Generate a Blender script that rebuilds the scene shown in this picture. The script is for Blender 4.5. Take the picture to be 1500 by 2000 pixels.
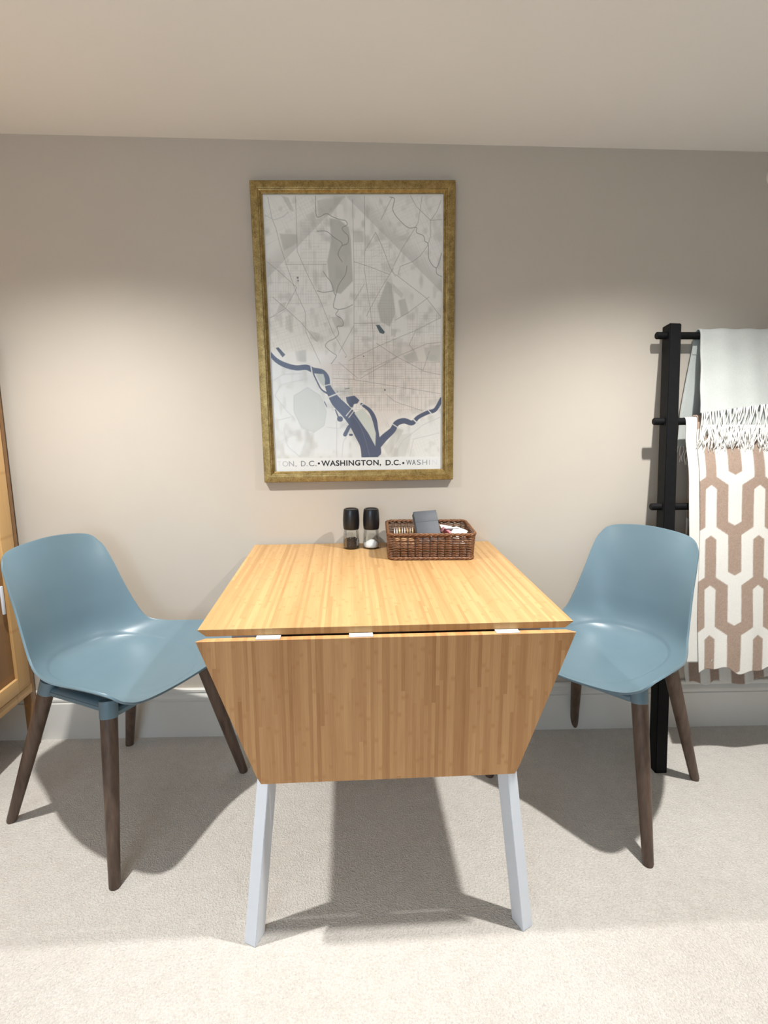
import bpy, bmesh, math, random
import numpy as np
from mathutils import Vector, Matrix
from math import sin, cos, pi, sqrt, radians

for o in list(bpy.data.objects):
    bpy.data.objects.remove(o)
S = bpy.context.scene
C = S.collection
random.seed(7)
RN = np.random.RandomState(11)

# ------------------------------------------------------------------ camera
F_PX, YAW, PITCH, ROLL, CAM_H = 1116.92, 0.0339, 0.1794, -0.0011, 1.2043
cam_data = bpy.data.cameras.new('camera')
cam = bpy.data.objects.new('camera', cam_data)
C.objects.link(cam)
f = Vector((sin(YAW)*cos(PITCH), cos(YAW)*cos(PITCH), -sin(PITCH)))
r = Vector((cos(YAW), -sin(YAW), 0.0))
u = r.cross(f)
r2 = r*cos(ROLL) + u*sin(ROLL)
u2 = -r*sin(ROLL) + u*cos(ROLL)
m = Matrix.Identity(4)
for i in range(3):
    m[i][0] = r2[i]; m[i][1] = u2[i]; m[i][2] = -f[i]
m[0][3], m[1][3], m[2][3] = 0.0, 0.0, CAM_H
cam.matrix_world = m
cam_data.sensor_fit = 'VERTICAL'
cam_data.sensor_height = 36.0
cam_data.lens = 36.0*F_PX/2000.0
cam_data.clip_start = 0.02
S.camera = cam

# ------------------------------------------------------------------ world, lights, exposure
W = bpy.data.worlds.new('room_world'); S.world = W
W.use_nodes = True
W.node_tree.nodes['Background'].inputs[0].default_value = (0.75, 0.85, 1.0, 1)
W.node_tree.nodes['Background'].inputs[1].default_value = 0.25

S.view_settings.view_transform = 'Standard'
S.view_settings.look = 'None'
S.view_settings.exposure = 0.10
S.view_settings.gamma = 1.0
S.view_settings.use_curve_mapping = False

LAMPS = [(-0.838, 1.245), (0.853, 1.225), (-0.838, -0.95), (0.853, -0.95)]
LAMP_POWER = [134, 148, 20, 24]
DAY = dict(loc=(-0.9, -1.75, 1.25), size=(1.5, 1.0), power=27, color=(0.60, 0.78, 1.0))

def spot(x, y, z, power):
    d = bpy.data.lights.new('downlight_beam', 'SPOT')
    d.energy = power; d.color = (1.0, 0.995, 0.978)
    d.spot_size = radians(128); d.spot_blend = 0.95
    d.shadow_soft_size = 0.022
    o = bpy.data.objects.new('downlight_beam', d); C.objects.link(o)
    o.location = (x, y, z)
    return o
def ceil_z(x):
    return 2.0324 - 0.0086*x
for (x, y), pw in zip(LAMPS, LAMP_POWER):
    spot(x, y, ceil_z(x) - 0.012, pw)
d = bpy.data.lights.new('window_daylight', 'AREA')
d.shape = 'RECTANGLE'; d.size, d.size_y = DAY['size']; d.energy = DAY['power']; d.color = DAY['color']
o = bpy.data.objects.new('window_daylight', d); C.objects.link(o)
o.location = DAY['loc']; o.rotation_euler = (radians(90), 0, 0)   # -Z turned towards +Y

YW = 1.9898          # plane of the back wall

# ------------------------------------------------------------------ helpers
def lin(r_, g_, b_):
    def c(v):
        v /= 255.0
        return v/12.92 if v <= 0.04045 else ((v+0.055)/1.055)**2.4
    return (c(r_), c(g_), c(b_), 1.0)

def tag(o, label=None, cat=None, group=None, kind=None):
    if label: o['label'] = label
    if cat: o['category'] = cat
    if group: o['group'] = group
    if kind: o['kind'] = kind
    return o

def empty(name, loc, label, cat, rz=0.0, group=None):
    o = bpy.data.objects.new(name, None); C.objects.link(o)
    o.location = loc; o.rotation_euler = (0, 0, rz); o.empty_display_size = 0.1
    return tag(o, label, cat, group)

def link(name, me, mat, parent=None, smooth=False):
    if mat is not None: me.materials.append(mat)
    o = bpy.data.objects.new(name, me); C.objects.link(o)
    if parent: o.parent = parent
    if smooth:
        me.polygons.foreach_set('use_smooth', [True]*len(me.polygons))
    me.update()
    return o

def from_bm(name, bm, mat, parent=None, smooth=False, angle=None):
    bmesh.ops.recalc_face_normals(bm, faces=bm.faces)
    me = bpy.data.meshes.new(name); bm.to_mesh(me); bm.free()
    if angle is not None:
        me.polygons.foreach_set('use_smooth', [True]*len(me.polygons))
        me.set_sharp_from_angle(angle=angle)
    return link(name, me, mat, parent, smooth)

def add_box(bm, lo, hi, bevel=0.0, seg=2):
    mt = Matrix.Translation([(a+b)/2 for a, b in zip(lo, hi)]) @ Matrix.Diagonal([b-a for a, b in zip(lo, hi)]+[1])
    t = bmesh.new(); bmesh.ops.create_cube(t, size=1.0, matrix=mt)
    if bevel > 0:
        bmesh.ops.bevel(t, geom=list(t.edges), offset=bevel, segments=seg, affect='EDGES', profile=0.6)
    join(bm, t)

def join(bm, t):
    me = bpy.data.meshes.new('tmp'); t.to_mesh(me); t.free()
    bm.from_mesh(me); bpy.data.meshes.remove(me)

def box(name, lo, hi, mat, parent=None, bevel=0.0, seg=2):
    bm = bmesh.new(); add_box(bm, lo, hi, bevel, seg)
    return from_bm(name, bm, mat, parent, angle=radians(35) if bevel else None)

def add_beam(bm, a, b, up, wa, ha, wb=None, hb=None, bevel=0.003):
    """rectangular bar from a to b; w across, h along 'up'; can taper"""
    wb = wa if wb is None else wb; hb = ha if hb is None else hb
    a, b, up = Vector(a), Vector(b), Vector(up)
    d = (b-a).normalized(); s = d.cross(up).normalized(); n = s.cross(d).normalized()
    t = bmesh.new(); vs = []
    for P, w_, h_ in ((a, wa, ha), (b, wb, hb)):
        for i, j in ((-1, -1), (1, -1), (1, 1), (-1, 1)):
            vs.append(t.verts.new(P + s*(i*w_/2) + n*(j*h_/2)))
    for q in ((0, 1, 2, 3), (7, 6, 5, 4), (0, 4, 5, 1), (1, 5, 6, 2), (2, 6, 7, 3), (3, 7, 4, 0)):
        t.faces.new([vs[k] for k in q])
    if bevel: bmesh.ops.bevel(t, geom=list(t.edges), offset=bevel, segments=2, affect='EDGES')
    join(bm, t)

def add_tube(bm, pts, rad, n=10, cap=True, closed=False):
    pts = [Vector(p) for p in pts]; N = len(pts)
    rads = rad if isinstance(rad, (list, tuple)) else [rad]*N
    rings = []; prev = None
    for i, P in enumerate(pts):
        if closed: d = (pts[(i+1) % N]-pts[i-1]).normalized()
        elif i == 0: d = (pts[1]-P).normalized()
        elif i == N-1: d = (P-pts[i-1]).normalized()
        else: d = (pts[i+1]-pts[i-1]).normalized()
        if prev is None:
            a = Vector((0, 0, 1)) if abs(d.z) < 0.8 else Vector((1, 0, 0))
            s = d.cross(a).normalized()
        else:
            s = (prev - d*prev.dot(d)).normalized()
        prev = s; t = d.cross(s)
        rings.append([bm.verts.new(P + (s*cos(2*pi*k/n)+t*sin(2*pi*k/n))*rads[i]) for k in range(n)])
    M_ = N if closed else N-1
    for i in range(M_):
        A, B = rings[i], rings[(i+1) % N]
        for k in range(n):
            bm.faces.new((A[k], A[(k+1) % n], B[(k+1) % n], B[k]))
    if cap and not closed:
        bm.faces.new(rings[0][::-1]); bm.faces.new(rings[-1])

def add_lathe(bm, prof, n=32, ctr=(0, 0)):
    """prof: list of (radius, z); radius 0 closes"""
    rings = []
    for rr, z in prof:
        if rr < 1e-6: rings.append([bm.verts.new((ctr[0], ctr[1], z))])
        else: rings.append([bm.verts.new((ctr[0]+rr*cos(2*pi*k/n), ctr[1]+rr*sin(2*pi*k/n), z)) for k in range(n)])
    for A, B in zip(rings[:-1], rings[1:]):
        for k in range(n):
            a = [A[k % len(A)], A[(k+1) % len(A)]]; b = [B[(k+1) % len(B)], B[k % len(B)]]
            q = a+b if len(A) > 1 and len(B) > 1 else ([a[0]]+b if len(A) == 1 else a+[b[0]])
            if len(set(q)) >= 3: bm.faces.new(list(dict.fromkeys(q)))

def grid_mesh(name, P, cols=None):
    """P: (nv,nu,3) array -> quad mesh, optional colour per vertex"""
    nv, nu = P.shape[:2]
    idx = np.arange(nv*nu).reshape(nv, nu)
    q = np.stack([idx[:-1, :-1], idx[:-1, 1:], idx[1:, 1:], idx[1:, :-1]], -1).reshape(-1, 4)
    me = bpy.data.meshes.new(name)
    me.vertices.add(nv*nu); me.vertices.foreach_set('co', P.reshape(-1).astype(np.float32))
    me.loops.add(q.size); me.loops.foreach_set('vertex_index', q.reshape(-1).astype(np.int32))
    me.polygons.add(len(q))
    me.polygons.foreach_set('loop_start', np.arange(0, q.size, 4, dtype=np.int32))
    me.update(calc_edges=True)
    me.polygons.foreach_set('use_smooth', [True]*len(q))
    if cols is not None:
        ca = me.color_attributes.new('print', 'FLOAT_COLOR', 'POINT')
        c4 = np.ones((nv*nu, 4), np.float32); c4[:, :3] = cols.reshape(-1, 3)
        ca.data.foreach_set('color', c4.reshape(-1))
    return me

# ------------------------------------------------------------------ materials
class NT:
    def __init__(s, name):
        s.m = bpy.data.materials.new(name); s.m.use_nodes = True
        s.t = s.m.node_tree; s.n = s.t.nodes; s.b = s.n['Principled BSDF']; s.out = s.n['Material Output']
    def node(s, ty, **kw):
        n = s.n.new(ty)
        for k, v in kw.items():
            if k.startswith('i_'): n.inputs[int(k[2:])].default_value = v
            else: setattr(n, k, v)
        return n
    def l(s, a, b): s.t.links.new(a, b)
    def coord(s, scale=(1, 1, 1)):
        tc = s.node('ShaderNodeTexCoord'); mp = s.node('ShaderNodeMapping')
        mp.inputs['Scale'].default_value = scale
        s.l(tc.outputs['Object'], mp.inputs['Vector']); return mp.outputs[0]
    def noise(s, vec, scale, detail=3, rough=0.5):
        n = s.node('ShaderNodeTexNoise'); n.inputs['Scale'].default_value = scale
        n.inputs['Detail'].default_value = detail; n.inputs['Roughness'].default_value = rough
        s.l(vec, n.inputs['Vector']); return n.outputs['Fac']
    def math(s, op, a, b=None, c=None):
        n = s.node('ShaderNodeMath', operation=op)
        for i, v in enumerate((a, b, c)):
            if v is None: continue
            if isinstance(v, (int, float)): n.inputs[i].default_value = v
            else: s.l(v, n.inputs[i])
        return n.outputs[0]
    def mix(s, fac, a, b, mode='MIX'):
        n = s.node('ShaderNodeMix', data_type='RGBA', blend_type=mode)
        for i, v in ((0, fac), (6, a), (7, b)):
            if isinstance(v, (int, float, tuple)): n.inputs[i].default_value = v
            else: s.l(v, n.inputs[i])
        return n.outputs[2]
    def ramp(s, fac, stops):
        n = s.node('ShaderNodeValToRGB'); e = n.color_ramp.elements
        while len(e) < len(stops): e.new(0.5)
        for i, (p, c) in enumerate(stops): e[i].position = p; e[i].color = c
        s.l(fac, n.inputs[0]); return n.outputs[0]
    def bump(s, h, strength=0.2, dist=0.001):
        n = s.node('ShaderNodeBump'); n.inputs['Strength'].default_value = strength
        n.inputs['Distance'].default_value = dist
        s.l(h, n.inputs['Height']); s.l(n.outputs[0], s.b.inputs['Normal'])
    def set(s, col=None, rough=0.5, metal=0.0, spec=0.5, coat=0.0, sheen=0.0):
        if col is not None:
            if isinstance(col, tuple): s.b.inputs['Base Color'].default_value = col
            else: s.l(col, s.b.inputs['Base Color'])
        s.b.inputs['Roughness'].default_value = rough; s.b.inputs['Metallic'].default_value = metal
        s.b.inputs['Specular IOR Level'].default_value = spec
        s.b.inputs['Coat Weight'].default_value = coat; s.b.inputs['Sheen Weight'].default_value = sheen
        return s.m

def plain(name, col, rough=0.5, var=0.06, nscale=30, bump=0.0, bscale=400, **kw):
    t = NT(name); v = t.coord()
    n = t.noise(v, nscale)
    dark = tuple(c*(1-var) for c in col[:3])+(1,); lite = tuple(min(1, c*(1+var)) for c in col[:3])+(1,)
    c = t.ramp(n, [(0.3, dark), (0.7, lite)])
    if bump: t.bump(t.noise(v, bscale, 4), bump, 0.001)
    return t.set(c, rough, **kw)

def bamboo(name, base=(198, 160, 109), dark=(162, 121, 74), strip=0.0075):
    t = NT(name); v = t.coord()
    sx = t.node('ShaderNodeSeparateXYZ'); t.l(v, sx.inputs[0])
    X, Y = sx.outputs[0], sx.outputs[1]
    # individual strips with their own length offsets
    si = t.math('FLOOR', t.math('DIVIDE', X, strip))
    w1 = t.node('ShaderNodeTexWhiteNoise', noise_dimensions='1D'); t.l(si, w1.inputs['W'])
    yo = t.math('ADD', t.math('DIVIDE', Y, 0.62), t.math('MULTIPLY', w1.outputs[0], 7.3))
    seg = t.math('FLOOR', yo)
    cb = t.node('ShaderNodeCombineXYZ'); t.l(si, cb.inputs[0]); t.l(seg, cb.inputs[1])
    w2 = t.node('ShaderNodeTexWhiteNoise', noise_dimensions='2D'); t.l(cb.outputs[0], w2.inputs['Vector'])
    # nodes of the cane
    fr = t.math('FRACT', t.math('ADD', t.math('DIVIDE', Y, 0.21), t.math('MULTIPLY', w2.outputs[0], 5.1)))
    nd = t.math('MULTIPLY', t.math('SUBTRACT', 0.04, t.math('MINIMUM', t.math('ABSOLUTE', t.math('SUBTRACT', fr, 0.5)), 0.04)), 25.0)
    grain = t.noise(t.coord((420, 9, 420)), 1.0, 3, 0.6)
    broad = t.noise(t.coord((26, 1.5, 26)), 1.0, 2)
    k = t.math('ADD', t.math('MULTIPLY', w2.outputs[0], 0.34), t.math('ADD', t.math('MULTIPLY', grain, 0.42), t.math('MULTIPLY', broad, 0.45)))
    col = t.ramp(k, [(0.25, lin(*dark)), (0.52, lin(*[(a+b)/2 for a, b in zip(base, dark)])), (0.85, lin(*base))])
    sel = t.math('GREATER_THAN', w2.outputs[0], 0.35)
    nd2 = t.math('MULTIPLY', t.math('MULTIPLY', nd, sel), t.math('MULTIPLY', grain, 0.75))
    col = t.mix(nd2, col, lin(172, 116, 62))
    t.bump(grain, 0.06, 0.0005)
    return t.set(col, 0.42, spec=0.35)

def glassy(name, tint=(1, 1, 1, 1), ior=1.45, rough=0.02, strength=1.0):
    t = NT(name); t.n.remove(t.b)
    tr = t.node('ShaderNodeBsdfTransparent'); tr.inputs[0].default_value = tint
    gl = t.node('ShaderNodeBsdfGlossy'); gl.inputs['Roughness'].default_value = rough
    fr = t.node('ShaderNodeFresnel'); fr.inputs[0].default_value = ior
    mx = t.node('ShaderNodeMixShader')
    f_ = t.math('MULTIPLY', fr.outputs[0], strength)
    t.l(f_, mx.inputs[0]); t.l(tr.outputs[0], mx.inputs[1]); t.l(gl.outputs[0], mx.inputs[2])
    t.l(mx.outputs[0], t.out.inputs[0]); return t.m

def emissive(name, col, strength):
    t = NT(name); t.set(col, 0.5)
    t.b.inputs['Emission Color'].default_value = col; t.b.inputs['Emission Strength'].default_value = strength
    return t.m

def printed(name, rough, weave=0.0, sheen=0.0, wscale=900):
    t = NT(name); a = t.node('ShaderNodeAttribute', attribute_name='print')
    v = t.coord()
    n = t.noise(v, wscale, 3)
    col = t.mix(1.0, a.outputs['Color'], t.ramp(n, [(0.3, (1-weave,)*3+(1,)), (0.7, (1, 1, 1, 1))]), 'MULTIPLY')
    if weave: t.bump(n, 0.5, 0.002)
    return t.set(col, rough, sheen=sheen, spec=0.3)

def carpet():
    t = NT('carpet_cream'); v = t.coord()
    fine = t.noise(v, 190, 4, 0.65); mid = t.noise(v, 26, 3); big = t.noise(v, 3.2, 2)
    vo = t.node('ShaderNodeTexVoronoi', i_2=260.0); t.l(v, vo.inputs['Vector'])
    c = t.ramp(fine, [(0.28, lin(188, 180, 170)), (0.5, lin(219, 212, 203)), (0.72, lin(234, 228, 220))])
    c = t.mix(0.30, c, t.ramp(mid, [(0.3, lin(204, 196, 184)), (0.7, lin(234, 228, 218))]))
    c = t.mix(0.22, c, t.ramp(big, [(0.3, lin(210, 202, 190)), (0.7, lin(232, 226, 218))]))
    h = t.math('ADD', t.math('MULTIPLY', fine, 1.0), t.math('MULTIPLY', vo.outputs['Distance'], 0.8))
    t.bump(h, 0.75, 0.006)
    return t.set(c, 0.95, spec=0.1, sheen=0.25)

M = dict(
    wall=plain('wall_paint', lin(192, 183, 170), 0.75, 0.012, 6, 0.05, 260, spec=0.25),
    ceiling=plain('ceiling_paint', lin(238, 236, 232), 0.8, 0.01, 4, 0.04, 200, spec=0.2),
    skirting=plain('skirting_gloss', lin(222, 219, 211), 0.35, 0.01, 8),
    carpet=carpet(),
    bamboo=bamboo('bamboo_board'),
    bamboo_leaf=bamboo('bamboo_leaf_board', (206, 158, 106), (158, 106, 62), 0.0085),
    cabinet=bamboo('bamboo_cabinet', (214, 174, 118), (186, 142, 88), 0.012),
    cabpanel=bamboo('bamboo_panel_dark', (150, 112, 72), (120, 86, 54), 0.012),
    shell=plain('blue_grey_plastic', lin(102, 124, 134), 0.34, 0.02, 12, 0.03, 700, spec=0.5),
    legwood=None,
    white=plain('white_lacquer_metal', lin(216, 220, 226), 0.35, 0.015, 20),
    steel=plain('hinge_enamel', lin(226, 224, 220), 0.35, 0.03, 60),
    underframe=plain('dark_under_frame', lin(62, 48, 38), 0.6),
    gold=None,
    glass=glassy('picture_glass', (0.985, 0.99, 0.985, 1), 1.45, 0.05, 0.22),
    jar=glassy('jar_glass', (0.975, 0.985, 0.98, 1), 1.5, 0.02, 0.45),
    blackcap=plain('black_plastic', lin(24, 24, 27), 0.28, 0.1, 60),
    pepper=plain('peppercorn', lin(58, 46, 40), 0.7, 0.5, 260),
    salt=plain('sea_salt', lin(252, 252, 251), 0.7, 0.03, 300, 0.2, 900),
    wicker=plain('brown_wicker', lin(112, 72, 42), 0.42, 0.35, 120, 0.2, 600),
    wicker_dark=plain('dark_wicker', lin(52, 32, 22), 0.6, 0.3, 120),
    ladder=plain('black_stained_wood', lin(12, 12, 13), 0.6, 0.25, 60, 0.1, 200, spec=0.2),
    greycloth=None,
    print=printed('printed_map', 0.5),
    ink=plain('black_ink', lin(48, 52, 62), 0.6),
    weavecloth=printed('woven_throw', 0.9, 0.16, 0.2, 700),
    fringe=plain('fringe_yarn', lin(240, 237, 230), 0.85, 0.04, 200, sheen=0.2),
    card=plain('charcoal_card', lin(66, 70, 76), 0.55, 0.06, 60),
    paper=plain('white_sachet_paper', lin(240, 238, 234), 0.6, 0.03, 90),
    pinkpaper=plain('pink_sachet_paper', lin(214, 150, 160), 0.6, 0.08, 90),
    redpaper=plain('dark_red_sachet', lin(120, 36, 40), 0.55, 0.1, 90),
    kraft=plain('kraft_sachet', lin(206, 168, 122), 0.6, 0.08, 90),
    yellow=plain('cream_sachet', lin(232, 214, 160), 0.6, 0.06, 90),
    sensor=plain('white_sensor_plastic', lin(222, 216, 205), 0.4, 0.01),
    darkgap=plain('cabinet_back_board', lin(150, 112, 70), 0.6, 0.1, 20),
    lampglow=emissive('lamp_glow', (1, 0.93, 0.83, 1), 12),
)
def _leg():
    t = NT('dark_stained_leg_wood'); v = t.coord((60, 60, 5))
    n = t.noise(v, 1.0, 4, 0.6)
    c = t.ramp(n, [(0.3, lin(74, 58, 48)), (0.7, lin(108, 88, 74))])
    t.bump(n, 0.05, 0.0005); return t.set(c, 0.4, spec=0.35)
M['legwood'] = _leg()
def _gold():
    t = NT('antique_gold'); v = t.coord()
    a = t.noise(v, 45, 5, 0.7); b = t.noise(v, 260, 3, 0.6)
    k = t.math('ADD', t.math('MULTIPLY', a, 0.6), t.math('MULTIPLY', b, 0.4))
    c = t.ramp(k, [(0.32, lin(98, 78, 40)), (0.5, lin(150, 126, 74)), (0.68, lin(186, 162, 106))])
    t.bump(b, 0.15, 0.001); return t.set(c, 0.36, metal=0.55, spec=0.5)
M['gold'] = _gold()
def _grey():
    t = NT('grey_green_wool'); v = t.coord()
    a = t.noise(t.coord((500, 500, 900)), 1.0, 3); b = t.noise(v, 9, 3)
    c = t.ramp(a, [(0.3, lin(172, 176, 171)), (0.7, lin(196, 199, 194))])
    c = t.mix(0.35, c, t.ramp(b, [(0.3, lin(172, 176, 170)), (0.7, lin(200, 203, 197))]))
    t.bump(t.math('ADD', a, t.math('MULTIPLY', b, 2.0)), 0.35, 0.002)
    return t.set(c, 0.92, sheen=0.25, spec=0.15)
M['greycloth'] = _grey()

# ------------------------------------------------------------------ the room
XL, XR, YB = -1.62, 2.6, -2.0
def quad(name, pts, mat, sub=1):
    bm = bmesh.new(); bm.faces.new([bm.verts.new(p) for p in pts])
    me = bpy.data.meshes.new(name); bm.to_mesh(me); bm.free()
    return tag(link(name, me, mat), kind='structure')
box_ = lambda n, lo, hi, mt: tag(box(n, lo, hi, mt), kind='structure')
box_('floor', (XL-0.1, YB-0.1, -0.08), (XR+0.1, YW+0.1, 0), M['carpet'])
box_('wall_back', (XL-0.1, YW, 0), (XR+0.1, YW+0.1, 2.2), M['wall'])
box_('wall_left', (XL-0.1, YB, 0), (XL, YW, 2.2), M['wall'])
box_('wall_right', (XR, YB, 0), (XR+0.1, YW, 2.2), M['wall'])
# ceiling slab, very slightly out of level
bm = bmesh.new()
vs = []
for x in (XL-0.1, XR+0.1):
    for y in (YB-0.1, YW):
        for z in (0, 0.1): vs.append(bm.verts.new((x, y, ceil_z(x)+z)))
for q in ((0, 1, 3, 2), (4, 6, 7, 5), (0, 4, 5, 1), (2, 3, 7, 6), (0, 2, 6, 4), (1, 5, 7, 3)):
    bm.faces.new([vs[k] for k in q])
tag(from_bm('ceiling', bm, M['ceiling']), kind='structure')
# wall behind the camera, with the window the daylight comes through
wx0, wx1, wz0, wz1 = -1.7+0.05, -0.15, 0.72, 1.78
wx0 = -1.58
bm = bmesh.new()
add_box(bm, (XL-0.1, YB-0.1, 0), (wx0, YB, 2.2)); add_box(bm, (wx1, YB-0.1, 0), (XR+0.1, YB, 2.2))
add_box(bm, (wx0, YB-0.1, 0), (wx1, YB, wz0)); add_box(bm, (wx0, YB-0.1, wz1), (wx1, YB, 2.2))
tag(from_bm('wall_front', bm, M['wall']), kind='structure')
w1 = tag(bpy.data.objects.new('window_1', None), kind='structure'); C.objects.link(w1); w1.location = (0, 0, 0)
bm = bmesh.new()
for lo, hi in (((wx0, YB-0.08, wz0), (wx0+0.05, YB-0.02, wz1)), ((wx1-0.05, YB-0.08, wz0), (wx1, YB-0.02, wz1)),
               ((wx0, YB-0.08, wz0), (wx1, YB-0.02, wz0+0.05)), ((wx0, YB-0.08, wz1-0.05), (wx1, YB-0.02, wz1)),
               (((wx0+wx1)/2-0.02, YB-0.08, wz0), ((wx0+wx1)/2+0.02, YB-0.02, wz1))):
    add_box(bm, lo, hi, 0.004)
from_bm('window_frame', bm, M['skirting'], w1)
box('window_pane', (wx0, YB-0.052, wz0), (wx1, YB-0.048, wz1), M['jar'], w1)

# skirting boards: moulded profile swept along the wall
def baseboard(name, a, b, n):
    a, b, n = Vector(a), Vector(b), Vector(n)
    prof = [(0, 0), (0.018, 0), (0.018, 0.140), (0.0135, 0.143), (0.0135, 0.147), (0.017, 0.150), (0.017, 0.156), (0.012, 0.166),
            (0.0085, 0.171), (0.0085, 0.174), (0.012, 0.176), (0.012, 0.185), (0.009, 0.188), (0, 0.188)]
    bm = bmesh.new()
    A = [bm.verts.new(a + n*y + Vector((0, 0, z))) for y, z in prof]
    B = [bm.verts.new(b + n*y + Vector((0, 0, z))) for y, z in prof]
    for i in range(len(prof)):
        j = (i+1) % len(prof); bm.faces.new((A[i], B[i], B[j], A[j]))
    bm.faces.new(A); bm.faces.new(B[::-1])
    return tag(from_bm(name, bm, M['skirting'], angle=radians(25)), kind='structure')
baseboard('baseboard_back', (XL, YW, 0), (XR, YW, 0), (0, -1, 0))
baseboard('baseboard_left', (XL, YB, 0), (XL, YW-0.018, 0), (1, 0, 0))
baseboard('baseboard_right', (XR, YB, 0), (XR, YW-0.018, 0), (-1, 0, 0))

# ceiling downlights (just above the frame and behind the camera)
dl_lab = ['round recessed ceiling downlight in front of the picture wall, left one', 'round recessed ceiling downlight in front of the picture wall, right one',
          'round recessed ceiling downlight near the window wall, left one', 'round recessed ceiling downlight near the window wall, right one']
for (x, y), lab in zip(LAMPS, dl_lab):
    zc = ceil_z(x)
    e = empty('ceiling_downlight', (x, y, zc), lab, 'light', group='ceiling downlights')
    bm = bmesh.new()
    add_lathe(bm, [(0.030, -0.002), (0.040, -0.007), (0.045, -0.005), (0.045, 0.002), (0.030, 0.002), (0.030, -0.002)], 40)
    from_bm('trim_ring', bm, M['white'], e, angle=radians(30))
    bm = bmesh.new(); add_lathe(bm, [(0, -0.0015), (0.029, -0.0015), (0.029, 0.001), (0, 0.001)], 32)
    from_bm('lamp_disc', bm, M['lampglow'], e)

# ------------------------------------------------------------------ drop-leaf table
TX, TY, TA = 0.0513, 1.1914, 0.0297
TW, TD, TH = 0.8282, 0.783, 0.735
table = empty('drop_leaf_table', (TX, TY, 0), 'bamboo drop-leaf table with splayed white metal legs, front leaf hanging down, pushed against the wall', 'table', TA)
def slab(name, outline, t, inset, mat):
    """board in local XY, top face at z=0, the underside edges cut back by inset per vertex"""
    bm = bmesh.new()
    T_ = [bm.verts.new((x, y, 0)) for x, y in outline]
    e = [bm.verts.new((x, y, -0.002)) for x, y in outline]
    B_ = [bm.verts.new((x+ix, y+iy, -t)) for (x, y), (ix, iy) in zip(outline, inset)]
    n = len(outline)
    bm.faces.new(T_); bm.faces.new(B_[::-1])
    for P_, Q_ in ((T_, e), (e, B_)):
        for i in range(n): bm.faces.new((P_[i], P_[(i+1) % n], Q_[(i+1) % n], Q_[i]))
    bmesh.ops.recalc_face_normals(bm, faces=bm.faces)
    bmesh.ops.bevel(bm, geom=[x for x in bm.edges if x.calc_length() > 0.01], offset=0.0006, segments=1, affect='EDGES')
    me = bpy.data.meshes.new(name); bm.to_mesh(me); bm.free()
    return link(name, me, mat, table)
hw = TW/2; k = 0.017
top = slab('tabletop', [(-hw, 0), (hw, 0), (hw, TD), (-hw, TD)], 0.016, [(k, 0.001), (-k, 0.001), (-k, -k), (k, -k)], M['bamboo'])
top.location = (0, 0, TH)
# hanging leaf: local Y runs down the leaf
LL, LB = 0.342, 0.2955
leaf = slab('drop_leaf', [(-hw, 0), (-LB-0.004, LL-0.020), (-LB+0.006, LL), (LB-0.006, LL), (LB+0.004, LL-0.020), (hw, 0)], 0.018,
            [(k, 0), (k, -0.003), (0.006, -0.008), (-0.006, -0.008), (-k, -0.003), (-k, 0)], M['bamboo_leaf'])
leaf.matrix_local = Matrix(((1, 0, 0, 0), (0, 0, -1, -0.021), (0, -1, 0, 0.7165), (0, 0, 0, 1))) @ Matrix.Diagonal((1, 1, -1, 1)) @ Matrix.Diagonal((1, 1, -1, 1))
# local z -> -y so that the top face looks at the room; outline y -> -z
leaf.matrix_local = Matrix(((1, 0, 0, 0), (0, 0, -1, -0.021), (0, -1, 0, 0.7165), (0, 0, 0, 1)))
# hinges
for hx in (-0.262, -0.062, 0.262):
    bm = bmesh.new()
    add_box(bm, (hx-0.026, -0.019, 0.7165), (hx+0.026, 0.010, 0.7188), 0.0004)
    add_tube(bm, [(hx-0.026, -0.001, 0.7165), (hx+0.026, -0.001, 0.7165)], 0.0028, 10)
    from_bm('hinge', bm, M['steel'], table, angle=radians(40))
# under-frame: white end rails and a dark cross frame between them
for sx in (-1, 1):
    bm = bmesh.new(); add_box(bm, (sx*0.30-0.045, 0.012, 0.690), (sx*0.30+0.045, TD-0.05, 0.718), 0.002)
    from_bm('end_rail', bm, M['white'], table, angle=radians(30))
for y_ in (0.030, TD-0.09):
    box('cross_rail', (-0.254, y_, 0.676), (0.254, y_+0.02, 0.718), M['underframe'], table, 0.002)
def table_leg(top_pts, foot_pts):
    bm = bmesh.new()
    A = [bm.verts.new(p) for p in top_pts]; B = [bm.verts.new(p) for p in foot_pts]
    bm.faces.new(A); bm.faces.new(B[::-1])
    for i in range(4): bm.faces.new((A[i], A[(i+1) % 4], B[(i+1) % 4], B[i]))
    bmesh.ops.recalc_face_normals(bm, faces=bm.faces)
    bmesh.ops.bevel(bm, geom=list(bm.edges), offset=0.0012, segments=2, affect='EDGES')
    return from_bm('leg', bm, M['white'], table, angle=radians(30))
def leg_section(cx, cy, z, sx, sy, s=1.0):
    # diagonal L-profile read as a box turned towards the table corner
    a = [(-0.0275, 0.015), (0.0, 0.0), (0.016, 0.037), (-0.011, 0.052)]
    return [(cx + sx*-x*s, cy + sy*y*s, z) for x, y in a]
for sx in (-1, 1):
    for sy in (1, -1):
        y0 = -0.073 if sy == 1 else TD-0.06
        yt = 0.055 if sy == 1 else TD-0.11
        xf, xt = sx*0.309, sx*0.245
        fp = leg_section(xf, y0, 0.0, sx*1.0, sy); tp = leg_section(xt, yt, 0.70, sx*1.0, sy)
        table_leg(tp, fp)

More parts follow.
